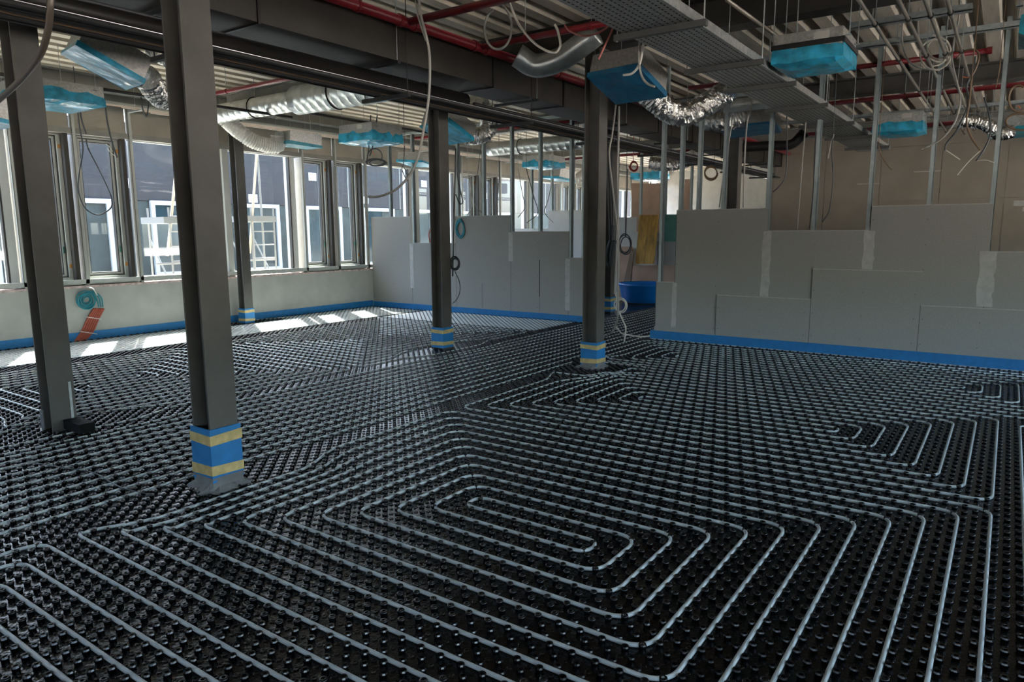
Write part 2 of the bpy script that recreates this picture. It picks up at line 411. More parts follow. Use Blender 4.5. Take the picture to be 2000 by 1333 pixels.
# ================================================================== CEILING: deck sheets, beams
ceil = bx('ceiling', (-12.4, 6.4, -5.4, 27, DECK + .16, DECK + .3), 'slab_concrete'); struct(ceil, 'ceiling slab over ribbed steel decking')
PT = .31; prof = []
def sheet_mesh():
    pts = []
    for k in range(3):
        b = k * PT; pts += [(b, .14), (b + .07, .14), (b + .115, 0), (b + .265, 0), (b + PT, .14)]
    pts.append((3 * PT, .14)); V = []; y0, y1 = -5.3, 26.8
    for y in (y0, y1):
        for (x, zc) in pts: V.append((x, y, zc))
    n = len(pts); f = [(i, i + 1, n + i + 1, n + i) for i in range(n - 1)]
    me = bpy.data.meshes.new('deck_sheet'); me.from_pydata(V, [], f); me.materials.append(MATS['deck_steel']); return me
sm = sheet_mesh(); co = ORIG[ceil.name]
for i in range(20): share(sm, 'deck_sheet', ceil, (-12.35 + i * 3 * PT - co[0], -co[1], DECK - co[2]))
def ibeam(name, axis, pos, a0, a1, z0, z1, w, label, m='beam_paint', stiff=()):
    mb = MB(); tf, tw = .022, .012
    if axis == 'y':
        mb.box(pos - w / 2, pos + w / 2, a0, a1, z0, z0 + tf); mb.box(pos - w / 2, pos + w / 2, a0, a1, z1 - tf, z1); mb.box(pos - tw / 2, pos + tw / 2, a0, a1, z0 + tf, z1 - tf)
    else:
        mb.box(a0, a1, pos - w / 2, pos + w / 2, z0, z0 + tf); mb.box(a0, a1, pos - w / 2, pos + w / 2, z1 - tf, z1); mb.box(a0, a1, pos - tw / 2, pos + tw / 2, z0 + tf, z1 - tf)
    o = mb.build(name, m); tag(o, label, 'beam', 'ceiling beams')
    for s_ in stiff:
        b = (pos - w / 2 + .01, pos + w / 2 - .01, s_ - .006, s_ + .006, z0 + tf, z1 - tf) if axis == 'y' else (s_ - .006, s_ + .006, pos - w / 2 + .01, pos + w / 2 - .01, z0 + tf, z1 - tf)
        bx('stiffener', b, m, o)
    return o
ibeam('steel_beam', 'x', 2.47, -11.0, 6.0, 3.66, DECK, .2, 'dark cross beam above the leftmost column')
ibeam('steel_beam', 'x', 7.32, -11.0, -6.3, 3.66, DECK, .2, 'cross beam above the spiral duct by the windows', 'frame_grey')
ibeam('steel_beam', 'x', 7.32, -6.29, 6.0, 3.60, DECK, .24, 'black cross beam over the cable tray and nearest wrapped air unit')
ibeam('steel_beam', 'x', 12.35, -6.29, 6.0, 3.66, DECK, .24, 'olive-brown cross beam beyond the right-hand partition', 'column_paint')
ibeam('steel_beam', 'x', 12.35, -11.0, -6.3, 3.66, DECK, .2, 'cross beam over the room behind the long back partition', 'frame_grey')
ibeam('steel_beam', 'x', 17.3, -11.0, 6.0, 3.66, DECK, .24, 'farthest cross beam over the distant rooms', 'frame_grey')
ibeam('steel_beam', 'y', -11.26, -5.2, 26.5, 3.70, DECK, .2, 'dark edge beam above the window wall', 'frame_grey')

# ================================================================== LEFT WALL with windows
XW = -11.5
wl = bx('wall_left', (XW - .25, XW + .06, -5.3, 26.8, 0, .80), 'board_left'); struct(wl, 'pale plasterboard parapet under the windows')
bx('edge_strip', (XW + .06, XW + .075, -5.2, 10.9, 0, .135), 'foam_blue', wl)
bx('ledge_foil', (XW - .2, XW + .07, -5.2, 26.5, .80, .835), 'foil_pink', wl)
bx('sill_rail', (XW - .02, XW + .05, -5.2, 26.5, .86, .925), 'frame_alu', wl)
STUD = []
for base in (-5.6, -.7, 4.2, 9.17, 14.1, 19.0, 23.9):
    STUD += [base, base + .83, base + 1.66]
for y in STUD:
    if -5.2 < y < 26:
        m = MB(); m.box(XW + .0, XW + .05, y - .006, y, .80, 3.55); m.box(XW + .045, XW + .05, y - .006, y + .045, .80, 3.55); m.box(XW, XW + .005, y - .006, y + .045, .80, 3.55)
        m.build('stud', 'frame_alu', wl)
for i, y0 in enumerate(sorted(STUD)[:-1]):
    y1 = sorted(STUD)[i + 1]
    if y0 > -5.6 and y1 < 26.6: bx('lintel_panel', (XW - .06, XW - .03, y0 + .01, y1 - .01, 3.16, 3.56), 'lintel_panel', wl)
bx('head_rail', (XW - .08, XW + .03, -5.2, 26.5, 3.08, 3.16), 'frame_grey', wl)
bx('top_rail', (XW + .06, XW + .16, -5.2, 26.5, 3.55, 3.60), 'frame_alu', wl)
bx('top_panel', (XW - .2, XW - .06, -5.2, 26.5, 3.56, DECK + .1), 'frame_grey', wl)
wn = 0
def tilt_window(y0, y1):
    global wn; wn += 1
    xf = XW - .24; z0, z1 = .93, 3.08
    t = thing('window_%d' % wn, 'narrow deep-set dark framed window %d' % wn, None, (xf, (y0 + y1) / 2, z0), kind='structure')
    # deep reveal
    bx('reveal', (xf - .02, XW - .01, y0 - .05, y0 - .02, z0 - .05, z1), 'frame_grey', t); bx('reveal', (xf - .02, XW - .01, y1 + .02, y1 + .085, z0 - .05, z1), 'frame_dark', t)
    bx('reveal_head', (xf - .02, XW - .08, y0 - .02, y1 + .02, z1 - .02, z1 + .05), 'frame_grey', t); bx('inner_sill', (xf - .02, XW - .02, y0 - .14, y1 + .14, z0 - .09, z0 - .045), 'frame_alu', t)
    def ringf(e0, e1, x0, x1, name, mt):
        for nm, b in (('%s_side' % name, (x0, x1, y0 + e0, y0 + e1, z0 + e0, z1 - e0)), ('%s_side' % name, (x0, x1, y1 - e1, y1 - e0, z0 + e0, z1 - e0)),
                      ('%s_rail' % name, (x0, x1, y0 + e1, y1 - e1, z1 - e1, z1 - e0)), ('%s_rail' % name, (x0, x1, y0 + e1, y1 - e1, z0 + e0, z0 + e1))):
            bx(nm, b, mt, t)
    ringf(-.02, .03, xf - .02, xf + .13, 'frame', 'frame_alu'); ringf(.03, .045, xf - .01, xf + .10, 'gasket', 'frame_dark'); ringf(.045, .075, xf - .02, xf + .08, 'sash', 'frame_alu'); ringf(.075, .088, xf, xf + .07, 'bead', 'frame_dark')
    bx('pane', (xf + .018, xf + .028, y0 + .08, y1 - .08, z0 + .08, z1 - .08), 'glass_pane', t)
    for zc in (z0 + .17, z1 - .22): bx('corner_tag', (xf + .131, xf + .134, y1 - .02, y1 + .015, zc, zc + .06), 'orange_tag', t)
    bx('latch', (xf + .08, xf + .11, y1 - .07, y1 - .05, 1.32, 1.42), 'green_tag', t)
def big_window(y0, y1):
    global wn; wn += 1
    xf = XW - .15; z0, z1 = .90, 3.10
    t = thing('window_%d' % wn, 'large fixed glass bay %d' % wn, None, (xf, (y0 + y1) / 2, z0), kind='structure')
    bx('pane', (xf - .01, xf, y0, y1, z0, z1), 'glass_pane', t)
    bx('frame_side', (xf - .16, xf + .03, y1 - .11, y1, z0, z1), 'frame_white', t); bx('frame_side', (xf - .03, xf + .02, y0, y0 + .03, z0, z1), 'frame_alu', t)
    bx('gasket', (xf - .05, xf + .03, y1 - .135, y1 - .112, z0, z1), 'frame_dark', t)
    bx('frame_rail', (xf - .05, xf + .05, y0, y1, z1 - .03, z1 + .02), 'frame_alu', t); bx('frame_rail', (xf - .05, xf + .04, y0, y1, z0 - .05, z0 + .02), 'frame_alu', t)
for base in (-5.6, -.7, 4.2, 9.17, 14.1, 19.0):
    tilt_window(base + .10, base + .70); tilt_window(base + .93, base + 1.53)
    nb = base + 4.93
    big_window(base + 1.72, base + 3.28); big_window(base + 3.42, nb - .02)
    m = MB(); m.box(XW - .3, XW - .02, base + 3.29, base + 3.41, .8, 3.1); m.build('mullion', 'frame_alu', wl)

# ================================================================== REST OF THE SHELL (behind and beside the camera, far end)
def glazed_wall(name, axis, pos, a0, a1, lab, n, zs=.9, zh=3.0):
    b0 = (pos, pos + .25, a0, a1) if axis == 'x' else (a0, a1, pos, pos + .25)
    o = bx(name, (*b0, 0, zs), 'board_left'); struct(o, lab); bx('lintel', (*b0, zh, DECK + .2), 'lintel_panel', o)
    for i in range(n + 1):
        a = a0 + (a1 - a0) * i / n
        b = (pos, pos + .25, a - .12, a + .12) if axis == 'x' else (a - .12, a + .12, pos, pos + .25)
        bx('post', (*b, zs, zh), 'frame_grey', o)
glazed_wall('wall_right', 'x', 6.05, -5.3, 19.3, 'unseen window wall on the right beyond the picture, openings sized for the light', 5, .7, 2.05)  # out of view; opening height sets how much daylight comes from the right
glazed_wall('wall_front', 'y', -5.35, -11.7, 6.3, 'unseen window wall behind the viewer, narrow openings sized for the light', 6, 1.55, 1.95)  # out of view; openings kept to a slit to hold down light from behind
wf = bx('wall_far', (-11.7, -5.4, 26.6, 26.8, 0, DECK + .2), 'board_left'); struct(wf, 'far end wall of the left rooms')
wb = bx('wall_back', (-5.35, 6.05, 19.3, 19.5, 0, DECK + .16), 'board_brown'); struct(wb, 'brown-grey boarded wall beyond the right-hand partition')
for i, X in enumerate(np.arange(-5.2, 6.0, 1.25)):
    for j, (za, zb) in enumerate(((.02, 2.3), (2.31, 3.55), (3.56, DECK + .1))):
        bx('plasterboard', (X + .004, min(X + 1.246, 6.04), 19.275, 19.30, za, zb), 'board_brown', wb)
for (X, zc, wd, hh) in ((-.02, 2.12, .9, .12), (.15, 2.0, .6, .1), (-2.0, 2.95, .55, .02), (-3.2, 2.72, .5, .015)):
    bx('joint_filler', (X, X + wd, 19.268, 19.276, zc, zc + hh), 'filler', wb)

# ================================================================== RIGHT PARTITION (Y = 9.8)
def partition_board(par, x0, x1, y, th, z0, z1, m='board_grey'):
    o = bx('plasterboard', (x0 + .002, x1 - .002, y - th, y, z0 + .002, z1 - .002), m, par)
    bx('cut_edge', (x0 + .002, x1 - .002, y - th - .001, y, z1 - .009, z1 - .001), 'filler', o); bx('seam', (x0 - .003, x0 + .003, y - th - .0008, y - th + .002, z0, z1), 'seam_dark', o)
    k = 0
    for xx in np.arange(x0 + .03, x1, .58):
        for zc in np.arange(z0 + .1, z1, .3):
            if k < 14: bx('screw', (xx - .004, xx + .004, y - th - .0015, y - th + .001, zc - .004, zc + .004), 'screw_dark', o); k += 1
    return o
YR = 9.815
wr = bx('wall_1', (-4.28, 2.1, YR + .03, YR + .045, .0, .135), 'board_grey'); struct(wr, 'half-boarded plasterboard partition on the right with bare steel studs')
# lower (second) layer and upper layer boards, 1.25 m module
Y1, Y2 = YR, YR - .014
for x0, x1, z0, z1 in ((-4.27, -3.98, .13, .87), (-3.98, -2.69, .13, 1.91), (-2.69, -1.445, .13, 1.61), (-1.445, -.195, .13, 1.905), (-.195, 1.055, .13, 1.36), (1.055, 2.1, .13, 1.6)):
    partition_board(wr, x0, x1, Y1, .0125, z0, z1)
for x0, x1, z0, z1 in ((-3.345, -2.085, .13, .715), (-2.085, -.83, .13, 1.115), (-.83, .42, .13, .705), (.42, 1.67, .13, 1.0)):
    partition_board(wr, x0, x1, Y2, .0125, z0, z1)
bx('base_board', (-4.28, -3.35, Y2 - .012, Y2, .13, .20), 'board_grey', wr)
for x, z0, z1, wd in ((-3.98, .20, .86, .07), (-2.69, .72, 1.6, .11), (-1.445, 1.12, 1.6, .12), (-.195, .72, 1.36, .16)):
    V = []; n = 14
    for k in range(n + 1):
        zc = z0 + (z1 - z0) * k / n; a = wd / 2 * (1 + .1 * math.sin(7 * k + x * 9)); b = wd / 2 * (1 + (.25 if k in (3, 4, 8) else .05) * math.sin(5 * k + 2 + x))
        V += [(x - a, Y1 - .0142, zc), (x + b, Y1 - .0142, zc)]
    MB().add(V, [(2 * k, 2 * k + 1, 2 * k + 3, 2 * k + 2) for k in range(n)]).build('joint_filler', 'filler', wr)
bx('edge_strip', (-4.32, 2.1, Y2 - .026, Y2 - .013, 0.004, .135), 'foam_blue', wr); bx('edge_strip_end', (-4.335, -4.32, Y2 - .026, Y1 + .1, 0.004, .135), 'foam_blue', wr)
bx('edge_bead', (-4.33, 2.1, Y2 - .04, Y2 - .026, .0, .012), 'frame_white', wr)
def cstud(par, x, y, z0, z1, wd=.05, dp=.075, m='stud_steel', face=1):
    t = .0015; mb = MB(); mb.box(x, x + t, y, y + dp, z0, z1); mb.box(x, x + wd * face, y, y + t, z0, z1) if face > 0 else mb.box(x - wd, x, y, y + t, z0, z1)
    mb.box(x, x + wd, y + dp - t, y + dp, z0, z1); mb.box(x + wd - .006, x + wd, y, y + t * 3, z0, z1)
    return mb.build('stud', m, par)
for x, z1 in ((-4.25, 3.3), (-3.965, 3.3), (-3.70, 3.32), (-3.34, 3.35), (-2.735, 3.40), (-2.14, DECK), (-1.5, DECK), (-.86, DECK), (-.235, DECK), (.39, DECK), (1.01, DECK)):
    cstud(wr, x, YR + .003, .05, z1)
bx('top_rail', (-3.36, -2.1, YR + .001, YR + .08, 3.20, 3.26), 'stud_steel', wr)
bx('top_rail', (-4.28, -2.7, YR + .001, YR + .08, 3.40, 3.44), 'stud_steel', wr)
m = MB()
for x in (-4.2, -3.36): m.box(x, x + .04, YR + .01, YR + .06, 3.44, DECK)
m.build('rail_hanger', 'stud_steel', wr)

# ================================================================== LONG BACK PARTITION (Y = 10.95)
YB = 10.95
wk = bx('wall_2', (-11.44, -6.15, YB + .03, YB + .045, 0, .12), 'board_grey'); struct(wk, 'low plasterboard partition at the back with stepped top and bare studs')
for x0, x1, z0, z1 in ((-11.44, -10.27, .11, 1.945), (-10.27, -9.065, .11, 1.40), (-9.065, -7.72, .11, 1.925), (-7.72, -6.45, .11, 1.62), (-6.45, -6.15, .11, 1.155)):
    partition_board(wk, x0, x1, YB, .0125, z0, z1)
for x, z0, z1 in ((-10.27, .45, 1.38), (-7.72, 1.06, 1.6), (-6.47, .2, 1.13)):
    bx('joint_filler', (x - .05, x + .05, YB - .0145, YB - .0125, z0, z1), 'filler', wk)
bx('joint_gap', (-7.078, -7.062, YB - .0135, YB - .0125, .42, 1.10), 'gap_dark', wk)  # near-black strips draw the open joints between the boards
bx('joint_gap', (-8.41, -8.405, YB - .0135, YB - .0125, .13, .62), 'gap_dark', wk); bx('joint_gap', (-7.072, -7.067, YB - .0135, YB - .0125, .13, .42), 'gap_dark', wk)
bx('edge_strip', (-11.43, -6.14, YB - .03, YB - .0125, 0.002, .115), 'foam_blue', wk)
for x in (-10.9, -10.24, -9.62, -9.04, -8.40, -7.74, -7.11, -6.46, -6.20): cstud(wk, x, YB + .003, .05, 3.60)
bx('top_rail', (-11.3, -6.15, YB + .002, YB + .08, 3.60, 3.64), 'stud_steel', wk)
# far partition beyond, bright boards
wq = bx('wall_3', (-11.2, -5.6, 15.75, 15.77, 0, .12), 'board_white'); struct(wq, 'pale plasterboard partition of the next room with bare studs')
for x0, x1, z1 in ((-11.2, -9.9, 1.7), (-9.9, -8.65, 2.15), (-8.65, -7.4, 1.95), (-7.4, -6.15, 1.6), (-6.15, -5.6, 1.9)):
    bx('plasterboard', (x0 + .003, x1 - .003, 15.73, 15.75, .0, z1), 'board_white', wq)
for x in np.arange(-11.1, -5.6, .625): cstud(wq, float(x), 15.755, .02, 3.6)

# ================================================================== OUTSIDE
gr = bx('courtyard_ground', (-70, 70, -70, 90, -.5, -.2), 'ground_out'); tag(gr, 'pale courtyard ground outside the windows', 'ground', kind='structure')
XF = -18.2
nb = thing('neighbour_building', 'dark blue-grey building wing with white windows across the courtyard', 'building', (XF, 10, -.2))
bx('upper_cladding', (XF - 3, XF, -14, 40, 2.45, 4.35), 'facade_blue', nb); bx('lower_wall', (XF - 3, XF - .03, -14, 40, -.2, 2.44), 'facade_low', nb)
bx('base_rail', (XF - .02, XF + .05, -14, 40, .45, .53), 'house_frame', nb)
for y in np.arange(-13, 40, 2.45):
    f = bx('joint', (XF, XF + .012, y - .012, y + .012, 2.45, 4.35), 'frame_grey', nb)
    yy = float(y) + .75; wd, z0, z1 = 1.25, .62, 2.35
    p = bx('house_window', (XF - .02, XF - .005, yy, yy + wd, z0, z1), 'facade_pane', nb)
    for b in ((yy - .11, yy, z0 - .11, z1 + .11), (yy + wd, yy + wd + .11, z0 - .11, z1 + .11), (yy, yy + wd, z1, z1 + .11), (yy, yy + wd, z0 - .11, z0)):
        bx('window_frame', (XF - .02, XF + .06, *b), 'house_frame', p)
    bx('blind', (XF - .004, XF + .002, yy + wd * .62, yy + wd, z0 + .1, z1), 'facade_low', p)
for i, (y, zc) in enumerate(((3.6, 3.2), (6.1, 3.35), (8.9, 2.75), (11.6, 3.3), (12.6, 2.5), (14.8, 3.25), (17.0, 2.6), (20, 3.3), (24, 3.0))):
    bx('notice', (XF + .002, XF + .01, y, y + .3, zc, zc + .24), 'paper_white', nb)
def scaffold(xy, label, hgt, wd):
    x, y = xy; t = thing('scaffold_tower', label, 'scaffold', (x, y, -.2)); r = .019
    for a in (0, wd): MB().tube([(x, y + a, -.2), (x, y + a, hgt)], r, 8).build('upright', 'scaffold_white', t)
    MB().tube([(x - .75, y, -.2), (x - .75, y, hgt)], r, 8).build('upright', 'scaffold_white', t); MB().tube([(x - .75, y + wd, -.2), (x - .75, y + wd, hgt)], r, 8).build('upright', 'scaffold_white', t)
    for zc in np.arange(.25, hgt - .1, .28): MB().tube([(x, y, zc), (x, y + wd, zc)], .012, 6).build('rung', 'scaffold_white', t)
    bx('guard_board', (x - .8, x + .03, y - .12, y + wd + .05, hgt - .3, hgt - .18), 'scaffold_white', t)
    for a, b in ((0, wd), (wd, 0)): MB().tube([(x, y + a, .5), (x - .75, y + a, 1.5)], .016, 6).build('brace', 'scaffold_white', t)
    MB().tube([(x - .02, y - .3, .55), (x - .02, y + wd + .3, .55)], .018, 6).build('rail', 'scaffold_white', t); MB().tube([(x - .02, y - .3, 1.05), (x - .02, y + wd, 1.05)], .018, 6).build('rail', 'scaffold_white', t)
    MB().tube([(x + .02, y - .1, 1.2), (x - .2, y + wd * .7, 3.4)], .026, 6).build('leaning_pole', 'timber_pale', t)
    MB().tube([(x - .2, y + wd * .7, 3.4), (x - .3, y + wd * .9, -.2)], .022, 6).build('leaning_pole', 'scaffold_white', t)
a = AX(332, 450, -13.0); scaffold((-13.0, float(a[1])), 'white scaffold tower seen through the glass behind the nearest column', 2.1, .62)
a = AX(492, 450, -13.0); scaffold((-13.0, float(a[1])), 'white scaffold tower with leaning poles right of the window-side column', 2.15, .55)

# ================================================================== SERVICES UNDER THE CEILING
def rods(par, pts, z1=DECK + .02, r=.004, name='hanger_rod', m='steel_galv'):
    for p in pts: MB().tube([(p[0], p[1], p[2]), (p[0], p[1], z1)], r, 6).build(name, m, par)
# --- wrapped air units
def cassette(cx, y0, zb, label, sx=.58, sy=.58, h=.27, tape=False, film='film_blue'):
    t = thing('air_unit', label, 'air conditioner', (cx, y0 + sy / 2, zb), 'film-wrapped ceiling air units')
    x0, x1, y1 = cx - sx / 2, cx + sx / 2, y0 + sy; e = .012
    cs_ = bx('casing', (x0, x1, y0, y1, zb + .03, zb + h), 'casing_steel', t)
    # film: crumpled tray round the lower half, bulging underneath
    m = MB(); n = 9; V = []; hz = zb + h * .55
    for i in range(n + 1):
        for j in range(n + 1):
            u, v = i / n, j / n; edge = min(u, 1 - u, v, 1 - v)
            zc = zb + .012 - .028 * min(1, edge * 5) + rng.normal(0, .004)
            V.append((x0 - e + u * (sx + 2 * e), y0 - e + v * (sy + 2 * e), zc + (.012 if edge == 0 else 0)))
    f = [(i * (n + 1) + j, (i + 1) * (n + 1) + j, (i + 1) * (n + 1) + j + 1, i * (n + 1) + j + 1) for i in range(n) for j in range(n)]
    m.add(V, f)
    ring = [(i, 0) for i in range(n)] + [(n, j) for j in range(n)] + [(n - i, n) for i in range(n)] + [(0, n - j) for j in range(n)]
    lo = [V[i * (n + 1) + j] for i, j in ring]; k = len(lo)
    mid = [(a, b, zb + h * .3 + rng.normal(0, .004)) for a, b, _ in lo]; hi = [(a + (cx - a) * .02, b + (y0 + sy / 2 - b) * .02, hz + rng.normal(0, .018)) for a, b, _ in lo]
    m.add(lo + mid + hi, [(a * k + i, a * k + (i + 1) % k, (a + 1) * k + (i + 1) % k, (a + 1) * k + i) for a in range(2) for i in range(k)])
    fw_ = m.build('film_wrap', film, t)
    if tape:
        mt = MB(); ee = e + .006
        mt.box(x0 - ee, x1 + ee, y0 - ee, y0 - ee + .004, zb + h * .52, zb + h * .68); mt.box(x1 + ee - .004, x1 + ee, y0 - ee, y1 + ee, zb + h * .52, zb + h * .68); mt.box(x0 - ee, x0 - ee + .004, y0 - ee, y1 + ee, zb + h * .52, zb + h * .68)
        mt.build('tape_band', 'tie_black', fw_)
    bx('sticker', (cx + .05, cx + .17, y0 - .004, y0 - .001, zb + h * .70, zb + h * .93), 'label_paper', cs_)
    rods(t, [(x0 - .03, y0 + .1, zb + h * .8), (x1 + .03, y0 + .1, zb + h * .8), (x0 - .03, y1 - .1, zb + h * .8), (x1 + .03, y1 - .1, zb + h * .8)])
    for xx in (x0 - .045, x1 + .0):
        for yy in (y0 + .08, y1 - .12): bx('bracket', (xx, xx + .045, yy, yy + .04, zb + h * .78, zb + h * .8), 'steel_galv', cs_)
    return t
cassette(-1.535, 6.5, 2.995, 'nearest blue film wrapped air unit with a black tape band, upper right', sx=.55, h=.26, tape=True)
cassette(-1.42, 11.3, 2.94, 'blue film wrapped air unit behind the studs of the right-hand partition', sx=.6)
q = AZ(712, 281, 3.08); cassette(float(q[0]), float(q[1]) - .2, 3.08, 'blue film wrapped air unit hanging between the spiral duct and the middle column', sx=.78, sy=.7, h=.3)
q = AZ(95, 208, 3.10); cassette(float(q[0]), float(q[1]) - .4, 3.10, 'blue film wrapped air unit half hidden by the leftmost column', sx=.8, sy=.85, h=.24)
q = AZ(1060, 325, 3.1); cassette(float(q[0]), float(q[1]) - .3, 3.05, 'blue wrapped air unit seen through the studs of the back partition', sx=.7, sy=.7)
q = AZ(1268, 352, 3.05); cassette(float(q[0]), float(q[1]) - .3, 3.05, 'small distant blue wrapped air unit above the corridor', sx=.85, sy=.7, h=.35)
q = AY(1992, 76, 6.6); cassette(float(q[0]) + .3, 6.6, float(q[2]) + .02, 'grey air unit with blue film edge cut by the right picture edge', sx=.6, sy=.6, h=.3, film='film_teal')

# --- plenum boxes with slot diffusers
def plenum(t0, rot, label, a=.55, b=.56, h=.25, film='film_blue', spig=1):
    R_ = ROT(rot); o = np.array(t0, float)
    t = thing('plenum_box', label, 'plenum box', o, 'hanging diffuser plenum boxes')
    m = MB(); V = []
    for (x, y, zc) in ((-1, -1, 0), (1, -1, 0), (1, 1, 0), (-1, 1, 0)): V.append((x * a / 2, y * b / 2, .012))
    for (x, y) in ((-1, -1), (1, -1), (1, 1), (-1, 1)): V.append((x * a / 2, y * b / 2, h))
    V = (np.array(V) @ R_.T) + o
    m.add(V, [(0, 3, 2, 1), (4, 5, 6, 7), (0, 1, 5, 4), (1, 2, 6, 5), (2, 3, 7, 6), (3, 0, 4, 7)]).build('casing', 'casing_steel', t)
    m = MB(); n = 8; V = []
    for i in range(n + 1):
        for j in range(n + 1): V.append(((i / n - .5) * (a + .03), (j / n - .5) * (b + .03), .002 + rng.normal(0, .002)))
    F = [(i * (n + 1) + j, (i + 1) * (n + 1) + j, (i + 1) * (n + 1) + j + 1, i * (n + 1) + j + 1) for i in range(n) for j in range(n)]
    m.add(np.array(V) @ R_.T + o, F)
    e = .015; L = [(-1, -1), (1, -1), (1, 1), (-1, 1)]; V = []
    for zc in (0, .045):
        for (x, y) in L: V.append((x * (a / 2 + e), y * (b / 2 + e), zc + (rng.normal(0, .01) if zc else 0)))
    m.add(np.array(V) @ R_.T + o, [(i, (i + 1) % 4, 4 + (i + 1) % 4, 4 + i) for i in range(4)]).build('film_cover', film, t)
    m = MB()
    e0 = np.array([0, spig * b / 2, h * .55]); e1 = np.array([0, spig * (b / 2 + .07), h * .55])
    m.tube([R_ @ e0 + o, R_ @ e1 + o], .085, 16).build('spigot', 'steel_galv', t)
    rods(t, [R_ @ np.array([x * a / 2 * .95, y * b / 2 * .95, h]) + o for x, y in L], r=.0025, name='hanger_wire')
    return R_ @ e1 + o
def flex(pts, r, label, m='foil', seed=1, group='flexible air ducts', crumple=.10, sides=20, ridge=.05):
    p = spline(pts, 10); d = np.concatenate([[0], np.cumsum(np.linalg.norm(np.diff(p, axis=0), axis=1))]); n = int(d[-1] / .018) + 2
    s_ = np.linspace(0, d[-1], n); q = np.stack([np.interp(s_, d, p[:, k]) for k in range(3)], 1)
    mb = MB(); rr = r * (1 + ridge * np.where(np.arange(n) % 2 == 0, 1, -1)); mb.tube(q, rr, sides)
    v = mb.v[0]; rg = np.random.default_rng(seed); cen = np.repeat(q, sides, 0); v[:] = cen + (v - cen) * (1 + rg.normal(0, crumple * .5, (len(v), 1)))
    o = mb.build('flexible_duct', m, smooth=ridge < .01, fixn=False); tag(o, label, 'duct', group)
    k = int(np.argmax(q[len(q) // 4: -1, 2])) + len(q) // 4; MB().tube([q[k] + (0, 0, r * .9), (q[k][0], q[k][1], DECK + .01)], .003, 6).build('hanger_wire', 'steel_galv', o); return o
def bigduct(pts, r, name, label, m='duct_spiral', pitch=.15, hang=()):
    p = np.asarray(pts, float); out = []; rr = []
    for a, b in zip(p[:-1], p[1:]):
        L = np.linalg.norm(b - a); k = max(2, int(L / pitch))
        for i in range(k):
            for (t, ee) in ((i / k, 0), ((i + .86) / k, 0), ((i + .92) / k, .0028), ((i + .96) / k, .0028)): out.append(a + (b - a) * t); rr.append(r + ee)
    out.append(p[-1]); rr.append(r)
    o = MB().tube(out, rr, 24).build(name, m, smooth=True, fixn=False); tag(o, label, 'duct', 'spiral ducts')
    for hp in hang:
        MB().tube([(hp[0], hp[1], hp[2] + r), (hp[0], hp[1], DECK + .02)], .004, 6).build('hanger_rod', 'steel_galv', o)
        ang = np.linspace(0, 2 * math.pi, 20, endpoint=False); d = (p[1] - p[0]) / np.linalg.norm(p[1] - p[0]); sdir = np.cross(d, [0, 0, 1])
        MB().tube([np.array(hp) + (r + .008) * (math.cos(t) * sdir + math.sin(t) * np.array([0, 0, 1])) for t in ang], .008, 6, closed=True).build('clamp_ring', 'tie_black', o)
    return o
e = plenum((-3.24, 6.60, 3.016), (-.32, 0, -.066), 'largest plenum box with dark blue film underside, upper middle', h=.24, film='film_navy')
flex([e, AY(1285, 200, 7.1), AY(1308, 217, 7.3), AY(1340, 223, 7.5), AY(1375, 207, 7.7), AY(1408, 186, 7.9), AY(1424, 172, 8.2), AY(1430, 150, 8.6)], .12, 'shiny crumpled foil duct sagging from the largest plenum box', seed=2)
e = plenum((-6.995, 3.384, 3.11), (-.436, .087, -.19), 'plenum box with pale blue film underside hanging at upper left', h=.26)
flex([e, AX(318, 190, -7.35), AX(345, 170, -7.5), AX(345, 125, -7.9), AX(300, 95, -8.2)], .115, 'crumpled foil duct behind the nearest column at upper left', seed=3)
q = AZ(872, 262, 3.1); e = plenum(q, (-.40, 0, -.1), 'plenum box with blue film half hidden by the middle column', h=.26, a=.6)
flex([e, AY(945, 262, float(e[1]) + .25), AY(955, 240, float(e[1]) + .4), AY(945, 212, float(e[1]) + .6), AY(930, 195, 9.2)], .13, 'crumpled foil duct hanging right of the middle column', seed=4)
q = AZ(582, 287, 3.05); e = plenum(q, (-.05, .06, -.25), 'plenum box with a thin blue film edge in front of the window lintel', h=.22, a=.62, b=.55, film='film_teal', spig=-1)
flex([e, AX(540, 285, float(e[0]) - .02), AX(500, 278, float(e[0]) - .1), AX(468, 258, float(e[0]) - .2), AX(447, 240, -10.55), (-10.6, 6.9, 3.50)], .12, 'pale smooth flexible duct curving down from the spiral duct by the windows', 'flex_white', seed=5, crumple=.03)
q = AZ(815, 322, 3.0); e = plenum(q, (-.1, .05, .2), 'small plenum box with pale blue film hanging just left of the middle column', h=.2, a=.6, b=.6)
q = AZ(1088, 352, 2.95); e = plenum(q, (-.1, .1, -.2), 'distant plenum box with white-blue film seen through the studs', h=.28, a=.7, b=.6)
flex([e, AY(1125, 350, float(e[1]) + .1), AY(1145, 335, float(e[1]) + .5)], .12, 'pale flexible duct behind the column left of the right-hand partition', 'flex_white', seed=6, crumple=.03)
q = AZ(1465, 256, 3.05); e = plenum(q, (-.1, -.05, .1), 'plenum box with dark blue film behind the right-hand partition studs', h=.22, a=.75, b=.6, film='film_navy', spig=-1)
flex([e, AY(1400, 238, float(e[1]) - .15), AY(1370, 230, 10.6), AY(1340, 214, 10.4)], .13, 'crumpled foil duct behind the right-hand partition studs', seed=7)
q = AZ(1975, 262, 3.0); e = plenum(q, (-.1, 0, 0), 'plenum box with teal film cut by the right picture edge', h=.2, a=.55, film='film_teal', spig=-1)
